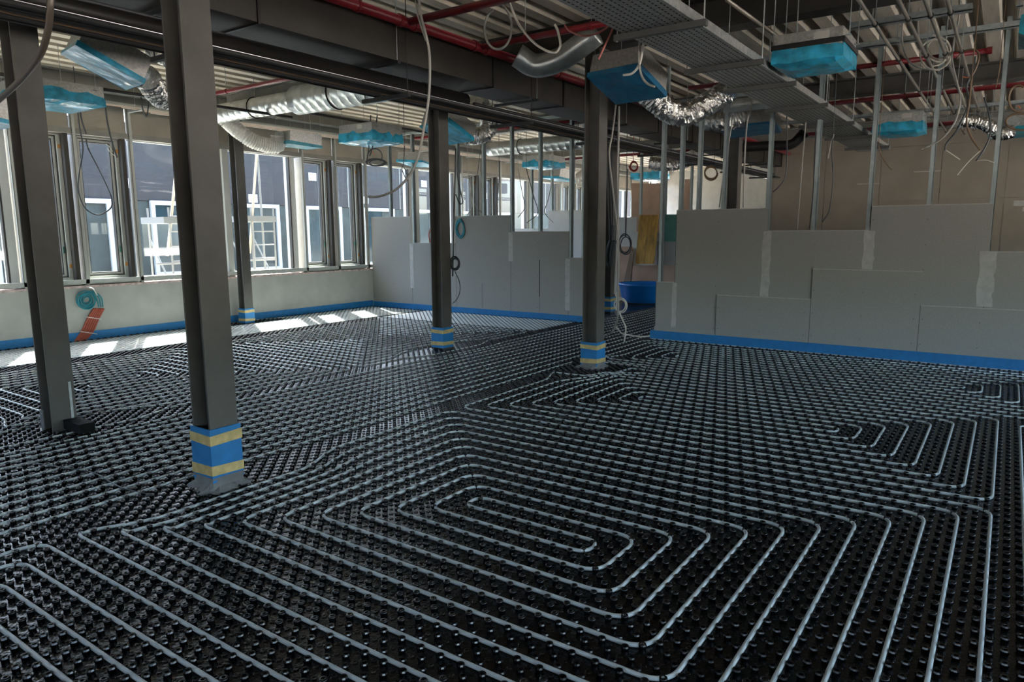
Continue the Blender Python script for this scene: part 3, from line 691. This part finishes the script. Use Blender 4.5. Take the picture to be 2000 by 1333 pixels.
flex([AY(1975, 258, 12.2), AY(1950, 262, 12.1), AY(1935, 248, 12.0), AY(1905, 238, 11.9), AY(1870, 236, 11.8)], .085, 'foil duct snaking toward the right picture edge under a red pipe', seed=8)
q = AZ(-75, 232, 2.72); plenum(q, (-.15, .05, -.1), 'plenum box with wrinkled blue film cut by the left picture edge', h=.24, a=.8, b=.7)
flex([AY(1270, 318, 14.5), AY(1310, 322, 14.6), AY(1345, 312, 14.8), AY(1362, 300, 15.2)], .14, 'distant crumpled foil duct above the corridor', seed=9)
bigduct([(-10.7, 6.86, 3.50), (-8.55, 6.86, 3.50)], .145, 'spiral_duct', 'thinner spiral duct length at the left, by the windows', hang=[(-9.6, 6.86, 3.5)])
bigduct([(-8.6, 6.86, 3.50), (-6.75, 6.86, 3.50)], .20, 'spiral_duct', 'thicker spiral duct length with a black clamp ring, left of the middle column', hang=[(-7.75, 6.86, 3.5)])
q0, q1 = AY(955, 292, 12.0), AY(1140, 268, 12.0)
bigduct([q0, (q1[0], 12.0, q0[2])], .14, 'spiral_duct', 'silver spiral duct behind the studs of the back partition', hang=[(q0[0] + .8, 12.0, q0[2])])
q = AY(1040, 118, 6.2)
flex([AX(1010, 108, -4.6), AX(1045, 128, -4.45), AX(1090, 118, -4.2), AX(1130, 92, -3.95), AX(1165, 65, -3.75)], .125, 'smooth bent metal duct crossing the red pipe near the top middle', 'duct_spiral', seed=11, crumple=.0, sides=28, ridge=.004)
q0 = AY(1560, 18, 6.0)
bigduct([(-1.6, 6.25, 3.72), (5.8, 6.25, 3.72)], .12, 'spiral_duct', 'dark spiral duct crossing the top right of the picture', hang=[(-1.2, 6.25, 3.72)])
q0 = AY(1222, 228, 11.2); bigduct([(-4.7, 11.2, q0[2]), (-3.2, 11.2, q0[2])], .09, 'spiral_duct', 'thin spiral duct above the corridor right of the taped column', hang=[(-4.0, 11.2, float(q0[2]))])
q0 = AY(1500, 285, 13.2); q1 = AY(1545, 282, 13.2); q2 = AY(1568, 262, 13.2)
o = MB().tube(spline([q0 + (-.8, 0, 0), q0, q1, q2], 6), .085, 16).build('waste_pipe', 'pipe_black', smooth=True); tag(o, 'black bent waste pipe behind the right-hand partition studs', 'pipe')
MB().tube([q0, (q0[0], q0[1], DECK + .01)], .004, 6).build('hanger_rod', 'steel_galv', o)
MB().tube([q2, q2 + (q2 - q1) / np.linalg.norm(q2 - q1) * .05], .095, 16).build('socket', 'pipe_black', o)

# --- cable tray
t = thing('cable_tray', 'perforated galvanised cable tray running overhead from top middle to the back wall', 'cable tray', (-2.12, 8, 3.0))
x0, x1, y0, y1, zb = -2.385, -1.865, -2.0, 14.2, 3.0
tb_ = bx('tray_base', (x0, x1, y0, y1, zb, zb + .004), 'tray_steel', t); bx('tray_side', (x0 - .003, x0, y0, y1, zb, zb + .065), 'tray_steel', t); bx('tray_side', (x1, x1 + .003, y0, y1, zb, zb + .065), 'tray_steel', t)
m = MB()
for r_, off in zip(np.arange(x0 + .035, x1 - .02, .0455), [0, .5] * 10):
    yy = 2.6 + .05 * off
    while yy < 12.5:
        m.add([(r_ - .006, yy, zb - .0008), (r_ + .006, yy, zb - .0008), (r_ + .006, yy + .028, zb - .0008), (r_ - .006, yy + .028, zb - .0008)], [(0, 1, 2, 3)]); yy += .05
o = m.build('slot_holes', 'tray_hole', tb_, fixn=False); o['kind'] = 'stuff'
for yy in (-.5, 1.2, 3.4, 4.79, 6.13, 7.19, 8.6, 10.2, 11.8, 13.4):
    sr_ = bx('support_rail', (x0 - .07, x1 + .09, yy - .02, yy + .02, zb - .045, zb - .003), 'rail_dark', t)
    rods(sr_, [(x0 - .05, yy, zb - .05), (x1 + .07, yy, zb - .05)], r=.005)

# --- pipe rack along the corridor
def run(name, pts, r, m, label, cat, group=None, n=10, hang=None, hz=None, hm='steel_galv', clamp=None, sp=False):
    o = MB().tube(spline(pts, 8) if sp else pts, r, n).build(name, m, smooth=True, fixn=False); tag(o, label, cat, group)
    for hp in (hang or []):
        MB().tube([(hp[0], hp[1], hp[2]), (hp[0], hp[1], DECK + .02)], .004, 6).build('hanger_rod', hm, o)
        if clamp:
            d = np.array(pts[1]) - np.array(pts[0]); d = d / np.linalg.norm(d)
            MB().tube([np.array(hp) - d * .012, np.array(hp) + d * .012], r * 1.25, 12).build('pipe_clamp', clamp, o)
    return o
run('drain_pipe', [(-5.30, -5, 3.105), (-5.30, 6.6, 3.105)], .085, 'pipe_black', 'thick black drain pipe along the overhead rack, ending near the middle column', 'pipe', n=20)
for yy in (-2, .5, 3.1, 5.9): MB().tube([(-5.30, yy - .02, 3.105), (-5.30, yy + .02, 3.105)], .093, 20).build('pipe_clamp', 'insul_black', bpy.data.objects['drain_pipe'])
run('drain_pipe', [(-5.70, -5, 3.28), (-5.70, 6.2, 3.28)], .07, 'pipe_black', 'second black drain pipe beside the thick one at the top left', 'pipe', n=16, hang=[(-5.70, y, 3.28) for y in (-1, 2.5, 5.5)], clamp='insul_black')
for i, (X, zc, r, m_) in enumerate(((-5.05, 2.985, .022, 'insul_black'), (-5.13, 2.985, .018, 'pipe_black'), (-5.20, 2.99, .022, 'insul_black'), (-5.28, 2.99, .016, 'cable_brown'), (-5.36, 2.99, .024, 'insul_black'), (-5.45, 2.99, .018, 'pipe_black'), (-5.30, 3.07, .02, 'cable_brown'), (-5.20, 3.07, .02, 'insul_black'))):
    y0 = 6.65 if i >= 6 else -5
    run('supply_pipe', [(X, y0, zc), (X, 25.5, zc)], r, m_, 'slim dark rack pipe over the corridor, %s from the right' % ('first', 'second', 'third', 'fourth', 'fifth', 'sixth')[i] if i < 6 else ('upper rack pipe continuing from the end of the thick black pipe, %s one' % ('left' if i == 6 else 'right')), 'pipe', 'slim pipes of the overhead rack')
t = thing('rack_support', 'row of steel cross rails carrying the overhead pipe rack', 'pipe rack', (-5.25, 8, 2.93))
for yy in np.arange(-3.5, 25, 2.2):
    bx('cross_rail', (-5.60, -4.95, yy - .02, yy + .02, 2.925, 2.962), 'insul_black', t); rods(t, [(-5.57, yy, 2.93), (-4.97, yy, 2.93)], r=.005, m='insul_black')
    if yy < 6.5: bx('saddle', (-5.331, -5.299, yy - .015, yy + .015, 2.962, 3.02), 'insul_black', t)
# --- black insulated duct over the rack
o = bx('insulated_duct', (-5.50, -5.0, -5, 25, 3.25, 3.66), 'beam_paint'); tag(o, 'deep black insulated duct running overhead above the pipe rack', 'duct')
for yy in np.arange(-4.1, 25, 1.55): bx('flange_joint', (-5.515, -4.985, yy - .012, yy + .012, 3.235, 3.67), 'pipe_black', o)
for yy in (-2.0, .8, 3.0, 5.15, 7.6, 10.1, 12.6, 15.1, 18):
    bx('support_rail', (-5.60, -4.93, yy - .02, yy + .02, 3.205, 3.235), 'insul_black', o); rods(o, [(-5.57, yy, 3.21), (-4.955, yy, 3.21)], r=.005)
# --- sprinkler pipes
MR = 3.565; XR = -4.84
o = run('sprinkler_main', [(XR, -5, MR), (XR, 25, MR)], .046, 'pipe_red', 'large red sprinkler main running along the black beam', 'pipe', 'red sprinkler pipes', n=18, hang=[(XR, y, MR) for y in (2.3, 4.05, 4.55, 7.9, 11)], clamp='pipe_red')
for y in (3.9, 5.16, 6.28):
    for d in (-.1, .1): MB().tube([(XR, y + d, MR), (XR, y + d + .05, MR)], .057, 16).build('pipe_coupling', 'pipe_red', o)
def branch(Y, x0_, x1_, z_, label, r=.03, drop=()):
    o = run('sprinkler_branch', [(x0_, Y, z_), (x1_, Y, z_)], r, 'pipe_red', label, 'pipe', 'red sprinkler pipes', n=12, hang=[(x0_ + (x1_ - x0_) * k, Y, z_) for k in (.25, .6, .9)], clamp='pipe_red')
    MB().tube([(x1_ - .03, Y, z_), (x1_ + .02, Y, z_)], r * 1.35, 12).build('end_cap', 'pipe_red', o); return o
branch(5.17, XR + .05, 4.5, MR, 'red branch pipe leaving the main toward the top middle of the picture', .036)
branch(6.29, XR + .05, -2.6, MR, 'red branch pipe crossing behind the bent metal duct', .034)
branch(6.17, -10.4, -5.9, 3.60, 'red branch pipe under the deck at left, behind the nearest column', .028)
branch(9.9, -3.9, -.37, 3.60, 'red branch pipe with a capped end under the ribs at upper right', .03)
branch(12.1, -3.6, 5, 3.55, 'red branch pipe running along the olive-brown beam at right', .034)
branch(15.2, -3.6, 5, 3.50, 'lowest red branch pipe near the back wall at right', .04)
branch(11.6, -10.8, -6.6, 3.62, 'red branch pipe behind the studs of the back partition', .028)
branch(16.4, -10.8, -5.6, 3.5, 'distant red branch pipe over the corridor', .035)
# --- thin rods and small pipes in the left bay
o = run('conduit_pipe', [AX(0, 145, -9.2), AX(330, 194, -9.2), AX(570, 229, -9.2)], .022, 'pipe_black', 'thin black pipe crossing in front of the wrapped unit at left', 'pipe')
run('conduit_pipe', [AX(588, 218, -9.2), AX(850, 262, -9.2), AX(1010, 292, -9.2)], .020, 'pipe_black', 'thin black pipe passing over the wrapped unit left of the middle column', 'pipe')
for i in range(5):
    X = -10.55 - .07 * i
    run('heating_riser', [(X, 4.9 + .25 * i, 3.42), (X, 20, 3.42)], .011, 'copper' if i % 2 else 'pipe_white', 'thin copper-toned pipe, %s of the five along the window wall' % ('first', 'second', 'third', 'fourth', 'fifth')[i], 'pipe', 'thin pipes along the window wall', n=8)
t = thing('pipe_bracket_row', 'row of small brackets holding the thin pipes along the window wall', 'brackets', (-10.7, 10, 3.39))
for yy in np.arange(5.6, 19, 1.6):
    bx('bracket', (-10.9, -10.5, yy - .012, yy + .012, 3.385, 3.405), 'steel_galv', t); rods(t, [(-10.7, yy, 3.40)], r=.004)
# --- long steel conduits at upper right
names = ['leftmost', 'second', 'third', 'fourth', 'rightmost']
for i, X in enumerate((-1.115, -.865, -.70, -.56, -2.0)):
    zc = 3.36 if i < 4 else 3.35
    pts = [(X, -4.5, zc), (X, 15.8, zc)]
    if i == 4: pts = [AY(1420, 0, 5.4), AY(1560, 102, 8.2), AY(1598, 133, 9.5)]
    o = MB().tube(pts, .0155, 8).build('steel_conduit', 'conduit', smooth=True, fixn=False); tag(o, ('%s of the four parallel conduits running under the ribs at upper right' % names[i]) if i < 4 else 'single slanting conduit rail between the cable tray and the nearest wrapped unit', 'conduit', 'steel conduits')
    if i < 4:
        for yy in (7.05, 8.6, 10.6, 12.9, 15.2):
            MB().tube([(X, yy - .015, zc), (X, yy + .015, zc)], .024, 10).build('pipe_clamp', 'tie_black', o); MB().tube([(X, yy, zc + .02), (X, yy, DECK + .02)], .004, 6).build('hanger_rod', 'steel_galv', o)
for i, (yy, xa, xb, zc, lab) in enumerate(((7.75, -1.45, -.45, 3.52, 'short strut rail crossing under the conduits at upper right'), (9.05, -3.3, 5.8, 3.62, 'long pale strut rail crossing under the ribs at upper right'), (13.6, -3.8, 5.8, 3.5, 'strut rail behind the olive-brown beam'))):
    m = MB(); m.box(xa, xb, yy - .04, yy + .04, zc, zc + .008); m.box(xa, xb, yy - .04, yy - .034, zc, zc + .06); m.box(xa, xb, yy + .034, yy + .04, zc, zc + .06)
    o = m.build('strut_rail', 'steel_galv'); tag(o, lab, 'rail', 'strut rails'); rods(o, [(x, yy, zc + .01) for x in np.arange(xa + .2, xb, 1.9)], r=.005)

# ================================================================== LOOSE CABLES
HANG = {8, 42, 17, 21, 22, 23, 25, 28, 43, 50, 53, 58, 59, 60, 61, 62, 63, 64}; NC = [0]
def cable(pts, r, m, label, group='loose hanging cables', strips=()):
    o = MB().tube(spline(pts, 8), r, 7).build('cable', m, smooth=True, fixn=False); tag(o, label, 'cable', group)
    if NC[0] in HANG:
        a = max((np.asarray(p) for p in pts), key=lambda p: p[2]); MB().tube([a, (a[0], a[1], DECK + .01)], r * .6, 6).build('hanging_strand', m, o)
    NC[0] += 1
    for (sp_, mm) in strips: MB().tube(spline(sp_, 6), r * .5, 6).build('stripped_end', mm, o)
    return o
def L(depth, *pts, ax='Y'): return [(AY if ax == 'Y' else AX)(x, y, depth) for x, y in pts]
def G(cx, cy, rx, ry, a0, a1, n):
    out = []
    for a in np.linspace(a0, a1, n):
        k = (a - a0) / 360; f_ = 1 - .22 * (.5 - .5 * math.cos(k * 2.6)); out.append((cx + .12 * rx * math.sin(k * 2.1) + f_ * rx * math.cos(math.radians(a)), cy + .12 * ry * math.sin(k * 1.7 + 1) * min(1, k) + f_ * ry * math.sin(math.radians(a))))
    return out
cable([AY(99, -12, 1.55), AY(98, 20, 1.55), AY(94, 60, 1.56), AY(78, 108, 1.57), AY(40, 156, 1.6), AY(-4, 196, 1.62), AY(-60, 240, 1.65)], .0155, 'conduit_dark', 'thick grey-brown conduit bending through the top left corner')
cable(L(4.6, (818, -8), (822, 30), (838, 100), (838, 180), (828, 250), (812, 320), (780, 365), (745, 383), (720, 385)), .011, 'cable_grey', 'long grey cable hanging in front of the beam and curling left of the middle column')
cable(L(4.6, (811, -8), (816, 30), (832, 80)), .008, 'cable_grey', 'short grey cable beside the long one at the top')
cable(L(5.4, *G(968, 52, 30, 46, -110, 250, 22)), .011, 'cable_grey', 'grey cable coil hung from the red branch pipe at the top')
cable(L(5.4, (990, -8), (1012, 45), (1045, 85), (1080, 103), (1094, 90), (1090, 62), (1084, 48)), .011, 'cable_white', 'pale hook-shaped cable dangling in front of the bent metal duct')
cable(L(5.2, (1216, -8), (1205, 30), (1180, 58), (1145, 70), (1115, 62), (1103, 49)), .008, 'cable_pink', 'red cable curving left in front of the bent metal duct')
cable(L(5.2, (1214, -8), (1208, 22), (1195, 60), (1180, 92), (1169, 116)), .008, 'cable_pink', 'red cable hanging straight beside the curved red one')
cable(L(5.5, (1262, 48), (1256, 90), (1249, 125), (1235, 143), (1217, 147)), .010, 'cable_white', 'pale cable ending in front of the dark blue film')
cable(L(5.5, (1258, 50), (1250, 80), (1248, 115), (1252, 145), (1264, 163), (1279, 170)), .010, 'cable_grey', 'pale cable looping right in front of the dark blue film')
cable(L(8.0, (1418, 98), (1417, 130), (1415, 165)), .005, 'tape_yellow', 'thin yellow cord holding up the foil duct')
# right-hand bundle
cable(L(8.9, (1772, -8), (1763, 40), (1762, 80), (1772, 115), (1795, 132), (1835, 138)), .010, 'cable_grey', 'pale cable dropping from the top into the white coil at upper right')
cable(L(8.9, (1800, -8), (1793, 40), (1797, 95), (1812, 112), (1830, 120)), .010, 'cable_grey', 'second pale cable dropping into the white coil at upper right')
cable(L(8.8, *G(1822, 103, 34, 34, -90, 270 + 180, 40)), .009, 'cable_white', 'large coil of white cable at upper right')
cable(L(8.85, *G(1832, 95, 26, 26, 0, 560, 40)), .009, 'cable_white', 'inner coil of white cable at upper right')
cable(L(8.7, (1875, -8), (1872, 40), (1862, 85), (1860, 120), (1870, 165), (1876, 195), (1864, 240), (1838, 272), (1805, 290)), .009, 'cable_grey', 'long grey cable crossing the red pipe and curling left over the back wall', strips=[(L(8.7, (1838, 272), (1815, 286), (1800, 292)), 'cable_white')])
cable(L(8.6, (1868, 116), (1880, 102), (1895, 97), (1908, 100), (1912, 112), (1905, 135), (1895, 152)), .010, 'cable_brown', 'brown cable loop with an orange cap beside the red pipe end', strips=[(L(8.6, (1895, 152), (1888, 152), (1880, 150)), 'cable_orange')])
cable(L(8.6, (1905, 110), (1900, 140), (1888, 168), (1892, 200), (1872, 250), (1849, 280), (1846, 294)), .009, 'cable_dark', 'dark cable hanging to a bent tip over the back wall, left one', strips=[(L(8.6, (1848, 294), (1860, 302), (1875, 312)), 'cable_white')])
cable(L(8.5, (1898, 150), (1893, 200), (1888, 240), (1898, 270), (1915, 294)), .009, 'cable_brown', 'brown cable hanging over the back wall, middle one', strips=[(L(8.5, (1915, 294), (1890, 318), (1870, 342)), 'cable_white')])
cable(L(8.5, (1922, 190), (1932, 225), (1934, 262), (1922, 292), (1906, 315)), .008, 'cable_dark', 'dark cable hanging over the back wall, right one', strips=[(L(8.5, (1906, 315), (1925, 313), (1942, 318)), 'cable_white')])
cable(L(8.5, *G(1988, 190, 20, 28, 60, 300, 12)), .010, 'cable_brown', 'cable loop with orange end at the right picture edge', strips=[(L(8.5, (1994, 212), (1988, 207)), 'cable_orange')])
cable(L(8.5, *G(1992, 236, 32, 18, 20, 330, 14)), .010, 'cable_brown', 'wide cable loop low at the right picture edge')
cable(L(8.9, (1955, 105), (1952, 135), (1945, 172)), .005, 'cable_brown', 'thin hanging wire beside the rightmost stud')
cable(L(9.6, (1716, 285), (1722, 305), (1735, 325), (1742, 332)), .006, 'cable_brown', 'short thin wire with a white tip under the second wrapped unit')
cable(L(9.4, (1627, 260), (1625, 300), (1627, 350), (1620, 410), (1606, 434)), .008, 'cable_dark', 'dark cable hanging down the back wall right of the wide stud')
cable(L(9.4, (1629, 262), (1622, 285), (1617, 310)), .008, 'cable_grey', 'short cable end beside the dark cable on the back wall')
cable(L(9.5, (1536, 188), (1537, 250), (1537, 310), (1534, 345), (1522, 364), (1510, 375)), .008, 'cable_dark', 'dark cable curling left beside the narrow stud of the right partition')
cable(L(9.95, (1577, 205), (1572, 260), (1566, 330), (1557, 448)), .009, 'cable_grey', 'grey cable hanging straight behind the right partition boards')
cable(L(9.95, (1596, 205), (1592, 290), (1588, 380), (1581, 448)), .008, 'cable_dark', 'dark cable hanging straight behind the right partition boards')
cable(L(9.6, (1467, 150), (1468, 210), (1460, 235), (1455, 300), (1452, 405)), .010, 'cable_grey', 'grey cable hanging through the top rail of the right partition')
cable(L(9.9, (1432, 225), (1420, 300), (1405, 405)), .009, 'cable_grey', 'slanting grey cable behind the right partition studs')
cable(L(9.9, *G(1388, 338, 14, 14, 0, 700, 36)), .010, 'cable_brown', 'small brown cable ring hung behind the right partition studs')
# column-side and corridor cables
cable(L(8.2, (1203, 205), (1196, 260), (1190, 300), (1194, 345), (1200, 400), (1206, 460), (1203, 520), (1200, 575)), .011, 'cable_grey', 'grey cable hanging right of the column by the right-hand partition, left strand')
cable(L(8.25, (1209, 208), (1208, 280), (1206, 330), (1207, 420), (1208, 520), (1206, 570)), .013, 'cable_grey', 'grey cable hanging right of the column by the right-hand partition, right strand')
cable(L(8.3, (1204, 570), (1206, 600), (1216, 625), (1222, 640), (1221, 655), (1219, 668)), .010, 'cable_white', 'pale cable tail trailing down to the pipes right of the taped column')
cable(L(8.3, *(G(1212, 597, 12, 15, 200, 920, 40))), .008, 'cable_white', 'pale cable coil hanging low right of the taped column')
cable([AZ(1204, 640, .3), AZ(1215, 652, .12), AZ(1230, 655, .04), AZ(1250, 658, .03), AZ(1272, 657, .03)], .012, 'cable_white', 'pale cable lying across the pipes toward the right partition')
cable([AY(1207, 560, 8.3), AY(1206, 620, 8.25), AZ(1195, 650, .04), AZ(1170, 660, .03)], .014, 'cable_grey', 'thick grey cable bending onto the floor behind the taped column')
cable(L(12.49, (1196, 440), (1194, 470), (1184, 500), (1192, 520), (1196, 490), (1200, 470)), .05, 'cable_dark', 'dark bundle tied against the distant corridor column')
for i, dx in enumerate((0, 5, 9)):
    cable(L(12.44 + .025 * i, (1187 + dx, 250), (1186 + dx, 330), (1188 + dx, 400), (1190 + dx * .6, 470)), .013, 'cable_dark', 'dark cable running down the distant corridor column, %s strand' % ('left', 'middle', 'right')[i])
cable(L(11.5, (1226, 330), (1224, 400), (1222, 462)), .010, 'cable_dark', 'dark cable dropping into the coil before the leaning yellow board')
cable(L(11.5, *G(1221, 478, 12, 20, -90, 990, 50)), .009, 'cable_dark', 'dark cable coil hanging before the leaning yellow board')
cable(L(13.0, *G(1238, 325, 8, 10, 0, 900, 40)), .012, 'cable_red', 'small bundle of red cable hanging above the corridor')
# middle column cables
cable(L(7.45, (890, 290), (888, 380), (886, 460), (884, 540)), .010, 'cable_dark', 'dark cable down the right side of the middle column')
cable(L(7.45, (895, 280), (893, 340), (902, 385), (904, 395), (898, 398), (890, 380)), .008, 'cable_dark', 'dark cable loop right of the middle column')
cable(L(7.45, *G(888, 515, 9, 13, -90, 900, 40)), .011, 'cable_dark', 'black cable coil against the right side of the middle column')
cable(L(7.45, (888, 530), (897, 550), (898, 570), (892, 585), (884, 593)), .006, 'cable_dark', 'thin wire tail below the black coil on the middle column')
cable(L(10.918, *G(899, 447, 8, 18, 0, 1080, 56)), .014, 'tube_teal', 'teal tubing coil hung over the top of the back partition')
cable(L(10.918, (856, 420), (844, 440), (838, 458), (840, 474)), .014, 'tube_red', 'red tubing end over the back partition left of the middle column')
# window side cables
cable(L(-10.9, (150, 200), (155, 245), (162, 290), (156, 330), (153, 370), (165, 405), (190, 420), (213, 410), (219, 395), (212, 370), (190, 325), (172, 290), (168, 270), ax='X'), .010, 'cable_dark', 'dark cable loop in front of the second narrow window from the left')
cable(L(-10.9, (154, 200), (160, 235), (168, 262), ax='X'), .011, 'cable_dark', 'short dark cable pair at the lintel left of the narrow window')
cable(L(-10.9, (205, 205), (210, 240), (218, 275), (226, 300), (229, 308), ax='X'), .012, 'cable_dark', 'dark twisted cable with frayed white end in front of a narrow window', strips=[(L(-10.9, (220, 296), (212, 285), (207, 282), ax='X'), 'cable_white'), (L(-10.9, (226, 306), (216, 298), (210, 290), ax='X'), 'cable_white')])
cable(L(-10.2, (275, 185), (278, 210), (286, 227), (290, 205), (291, 190), ax='X'), .010, 'cable_dark', 'dark U-shaped cable loop under the pipes at the window wall')
cable(L(-9.0, (724, 225), (722, 260), (720, 290), (716, 318), ax='X'), .010, 'cable_dark', 'dark cable hanging to the black coil left of the middle column, left strand')
cable(L(-9.0, (737, 225), (732, 260), (727, 290), (722, 305), ax='X'), .010, 'cable_dark', 'dark cable hanging to the black coil left of the middle column, right strand')
cable(L(-9.0, *G(735, 318, 19, 7, 150, 1200, 50), ax='X'), .010, 'cable_dark', 'flat black cable coil in front of the back partition boards', strips=[(L(-9.0, (725, 292), (731, 303), ax='X'), 'cable_orange')])
cable(L(-9.0, *G(732, 305, 14, 15, 180, 400, 14), ax='X'), .010, 'cable_dark', 'round black cable loop over the flat coil')
cable(L(-9.0, (790, 285), (788, 320), (785, 330), (792, 348), (797, 352), (793, 335), (787, 325), ax='X'), .008, 'cable_dark', 'narrow dark cable loop left of the middle column')
for i, (xx, yt, yb, dx) in enumerate(((913, 330, 420, 6), (975, 345, 430, -4), (1012, 330, 425, 8), (1028, 330, 436, 14), (1080, 350, 435, -10), (940, 280, 415, -8))):
    cable(L(12.2 + .15 * i, (xx, yt), (xx + dx, (yt + yb) / 2), (xx + dx * 1.6, yb - 20), (xx, yb)), .009, 'cable_dark' if i % 2 else 'cable_grey', '%s thin cable counted from the left behind the back partition studs' % ('first', 'second', 'third', 'fourth', 'fifth', 'sixth')[i])

# ================================================================== TUBING BUNDLE ON THE PARAPET
XT = XW + .085
for i in range(6):
    x0_ = 183 + i * 3.6
    pts = [AX(168 + i * 3.4 - 22, 668, XT + .005), AX(160 + i * 4.2, 648, XT), AX(172 + i * 4.2, 622, XT), AX(184 + i * 3.7, 603, XT)]
    if i == 0: base = pts
    o = MB().tube(spline(pts, 6), .0145, 8).build('protective_tube', 'tube_red', smooth=True, fixn=False); tag(o, 'red ribbed tube, %s of six rising from the floor at the parapet' % ('first', 'second', 'third', 'fourth', 'fifth', 'sixth')[i], 'tube', 'red tubes at the parapet')
for i, yy in enumerate((621, 650)):
    o = MB().tube([AX(166 - i * 8, yy - 2, XT + .02), AX(198 - i * 8, yy + 3, XT + .02)], .006, 6).build('cable_tie', 'tie_white'); tag(o, '%s white strap across the red tubes' % ('upper', 'lower')[i], 'strap')
cc = AX(168, 587, XT); m = MB()
o = None
for k in range(7):
    rr = .055 + .013 * k; pts = [cc + np.array([.012 * (k % 3) + .004 * k, rr * math.cos(a), rr * 1.02 * math.sin(a)]) + (0, .02 * math.sin(k * 2), .015 * math.cos(k * 3)) for a in np.linspace(0, 2 * math.pi, 26, endpoint=False)]
    m.tube(pts, .009, 7, closed=True)
o = m.build('tubing_coil', 'tube_teal', smooth=True, fixn=False); tag(o, 'teal tubing coil tied to the parapet above the red tubes', 'tubing')
for i in range(3): MB().tube(spline([AX(176 + 3 * i, 568, XT + .03), AX(188 + 5 * i, 582, XT + .03), AX(193 + 4 * i, 600, XT + .02)], 6), .009, 7).build('tube_tail', 'tube_teal', o, smooth=True)
MB().tube(spline([AX(174, 562, XT + .05), AX(182, 565, XT + .06), AX(190, 577, XT + .05)], 5), .010, 6).build('tie', 'tie_white', o)

# ================================================================== CORRIDOR END
t = thing('mortar_tub', 'blue plastic tub standing at the end of the corridor', 'tub', (-6.72, 14.85, .021))
m = MB(); m.lathe([(.0, .004), (.50, .004), (.53, .02), (.60, .38), (.625, .42), (.60, .425), (.58, .40), (.51, .04), (0, .03)], (-6.72, 14.85, .021), 36).build('shell', 'tub_blue', t, smooth=True)
m = MB(); m.lathe([(.60, .375), (.63, .375), (.635, .43), (.60, .43)], (-6.72, 14.85, .021), 36).build('rim', 'tub_blue', t, smooth=True)
def sheet(px4, Y0, tilt, m_, name, label, cat, th=.03):
    """upright sheet: picture corners at depth Y0, bottom pulled forward by tilt"""
    P4 = [AY(x, y, Y0 - (tilt if k in (2, 3) else 0)) for k, (x, y) in enumerate(px4)]
    V = [tuple(p) for p in P4] + [tuple(p + np.array([0, th, 0])) for p in P4]
    o = MB().add(V, [(0, 1, 2, 3), (7, 6, 5, 4), (0, 4, 5, 1), (1, 5, 6, 2), (2, 6, 7, 3), (3, 7, 4, 0)]).build(name, m_); tag(o, label, cat); return o
sheet([(1249, 420), (1286, 420), (1277, 516), (1241, 516)], 15.55, .15, 'formwork_yellow', 'formwork_panel', 'yellow-stained formwork panel leaning against boards', 'panel')
sheet([(1299, 419), (1326, 419), (1326, 472), (1297, 472)], 15.6, .0, 'board_green', 'green_board', 'green moisture-resistant board beside the right partition', 'board')
sheet([(1283, 472), (1326, 472), (1326, 518), (1283, 518)], 15.62, .0, 'board_grey', 'plain_board', 'grey board below the green one in the corridor', 'board')
sheet([(1236, 519), (1326, 519), (1326, 562), (1234, 562)], 15.58, .02, 'board_pink', 'board_stack', 'stack of pinkish boards behind the blue tub', 'board', .12)
sheet([(1205, 482), (1235, 482), (1230, 582), (1204, 582)], 15.64, .0, 'board_pink', 'pink_board', 'upright pinkish board left of the yellow panel', 'board')
sheet([(1233, 358), (1290, 358), (1290, 575), (1233, 575)], 16.6, .0, 'board_pink', 'tall_board', 'tall pinkish board framed by pale studs beyond the yellow panel', 'board')
sheet([(1231, 492), (1238, 492), (1230, 552), (1218, 552)], 15.35, .1, 'cable_brown', 'dark_plank', 'dark plank leaning left of the yellow panel', 'plank')
sheet([(1338, 350), (1352, 350), (1348, 580), (1322, 580)], 16.8, .0, 'board_pink', 'leaning_board', 'brown board seen between the right partition studs', 'board')
o = MB().tube(spline([AZ(75, 906, .03), AZ(130, 915, .03), AZ(185, 925, .03), AZ(235, 952, .03), AZ(300, 968, .025)], 8), .004, 6).build('cable', 'cable_dark', smooth=True); tag(o, 'thin black wire lying on the pipes between the two nearest columns', 'cable')
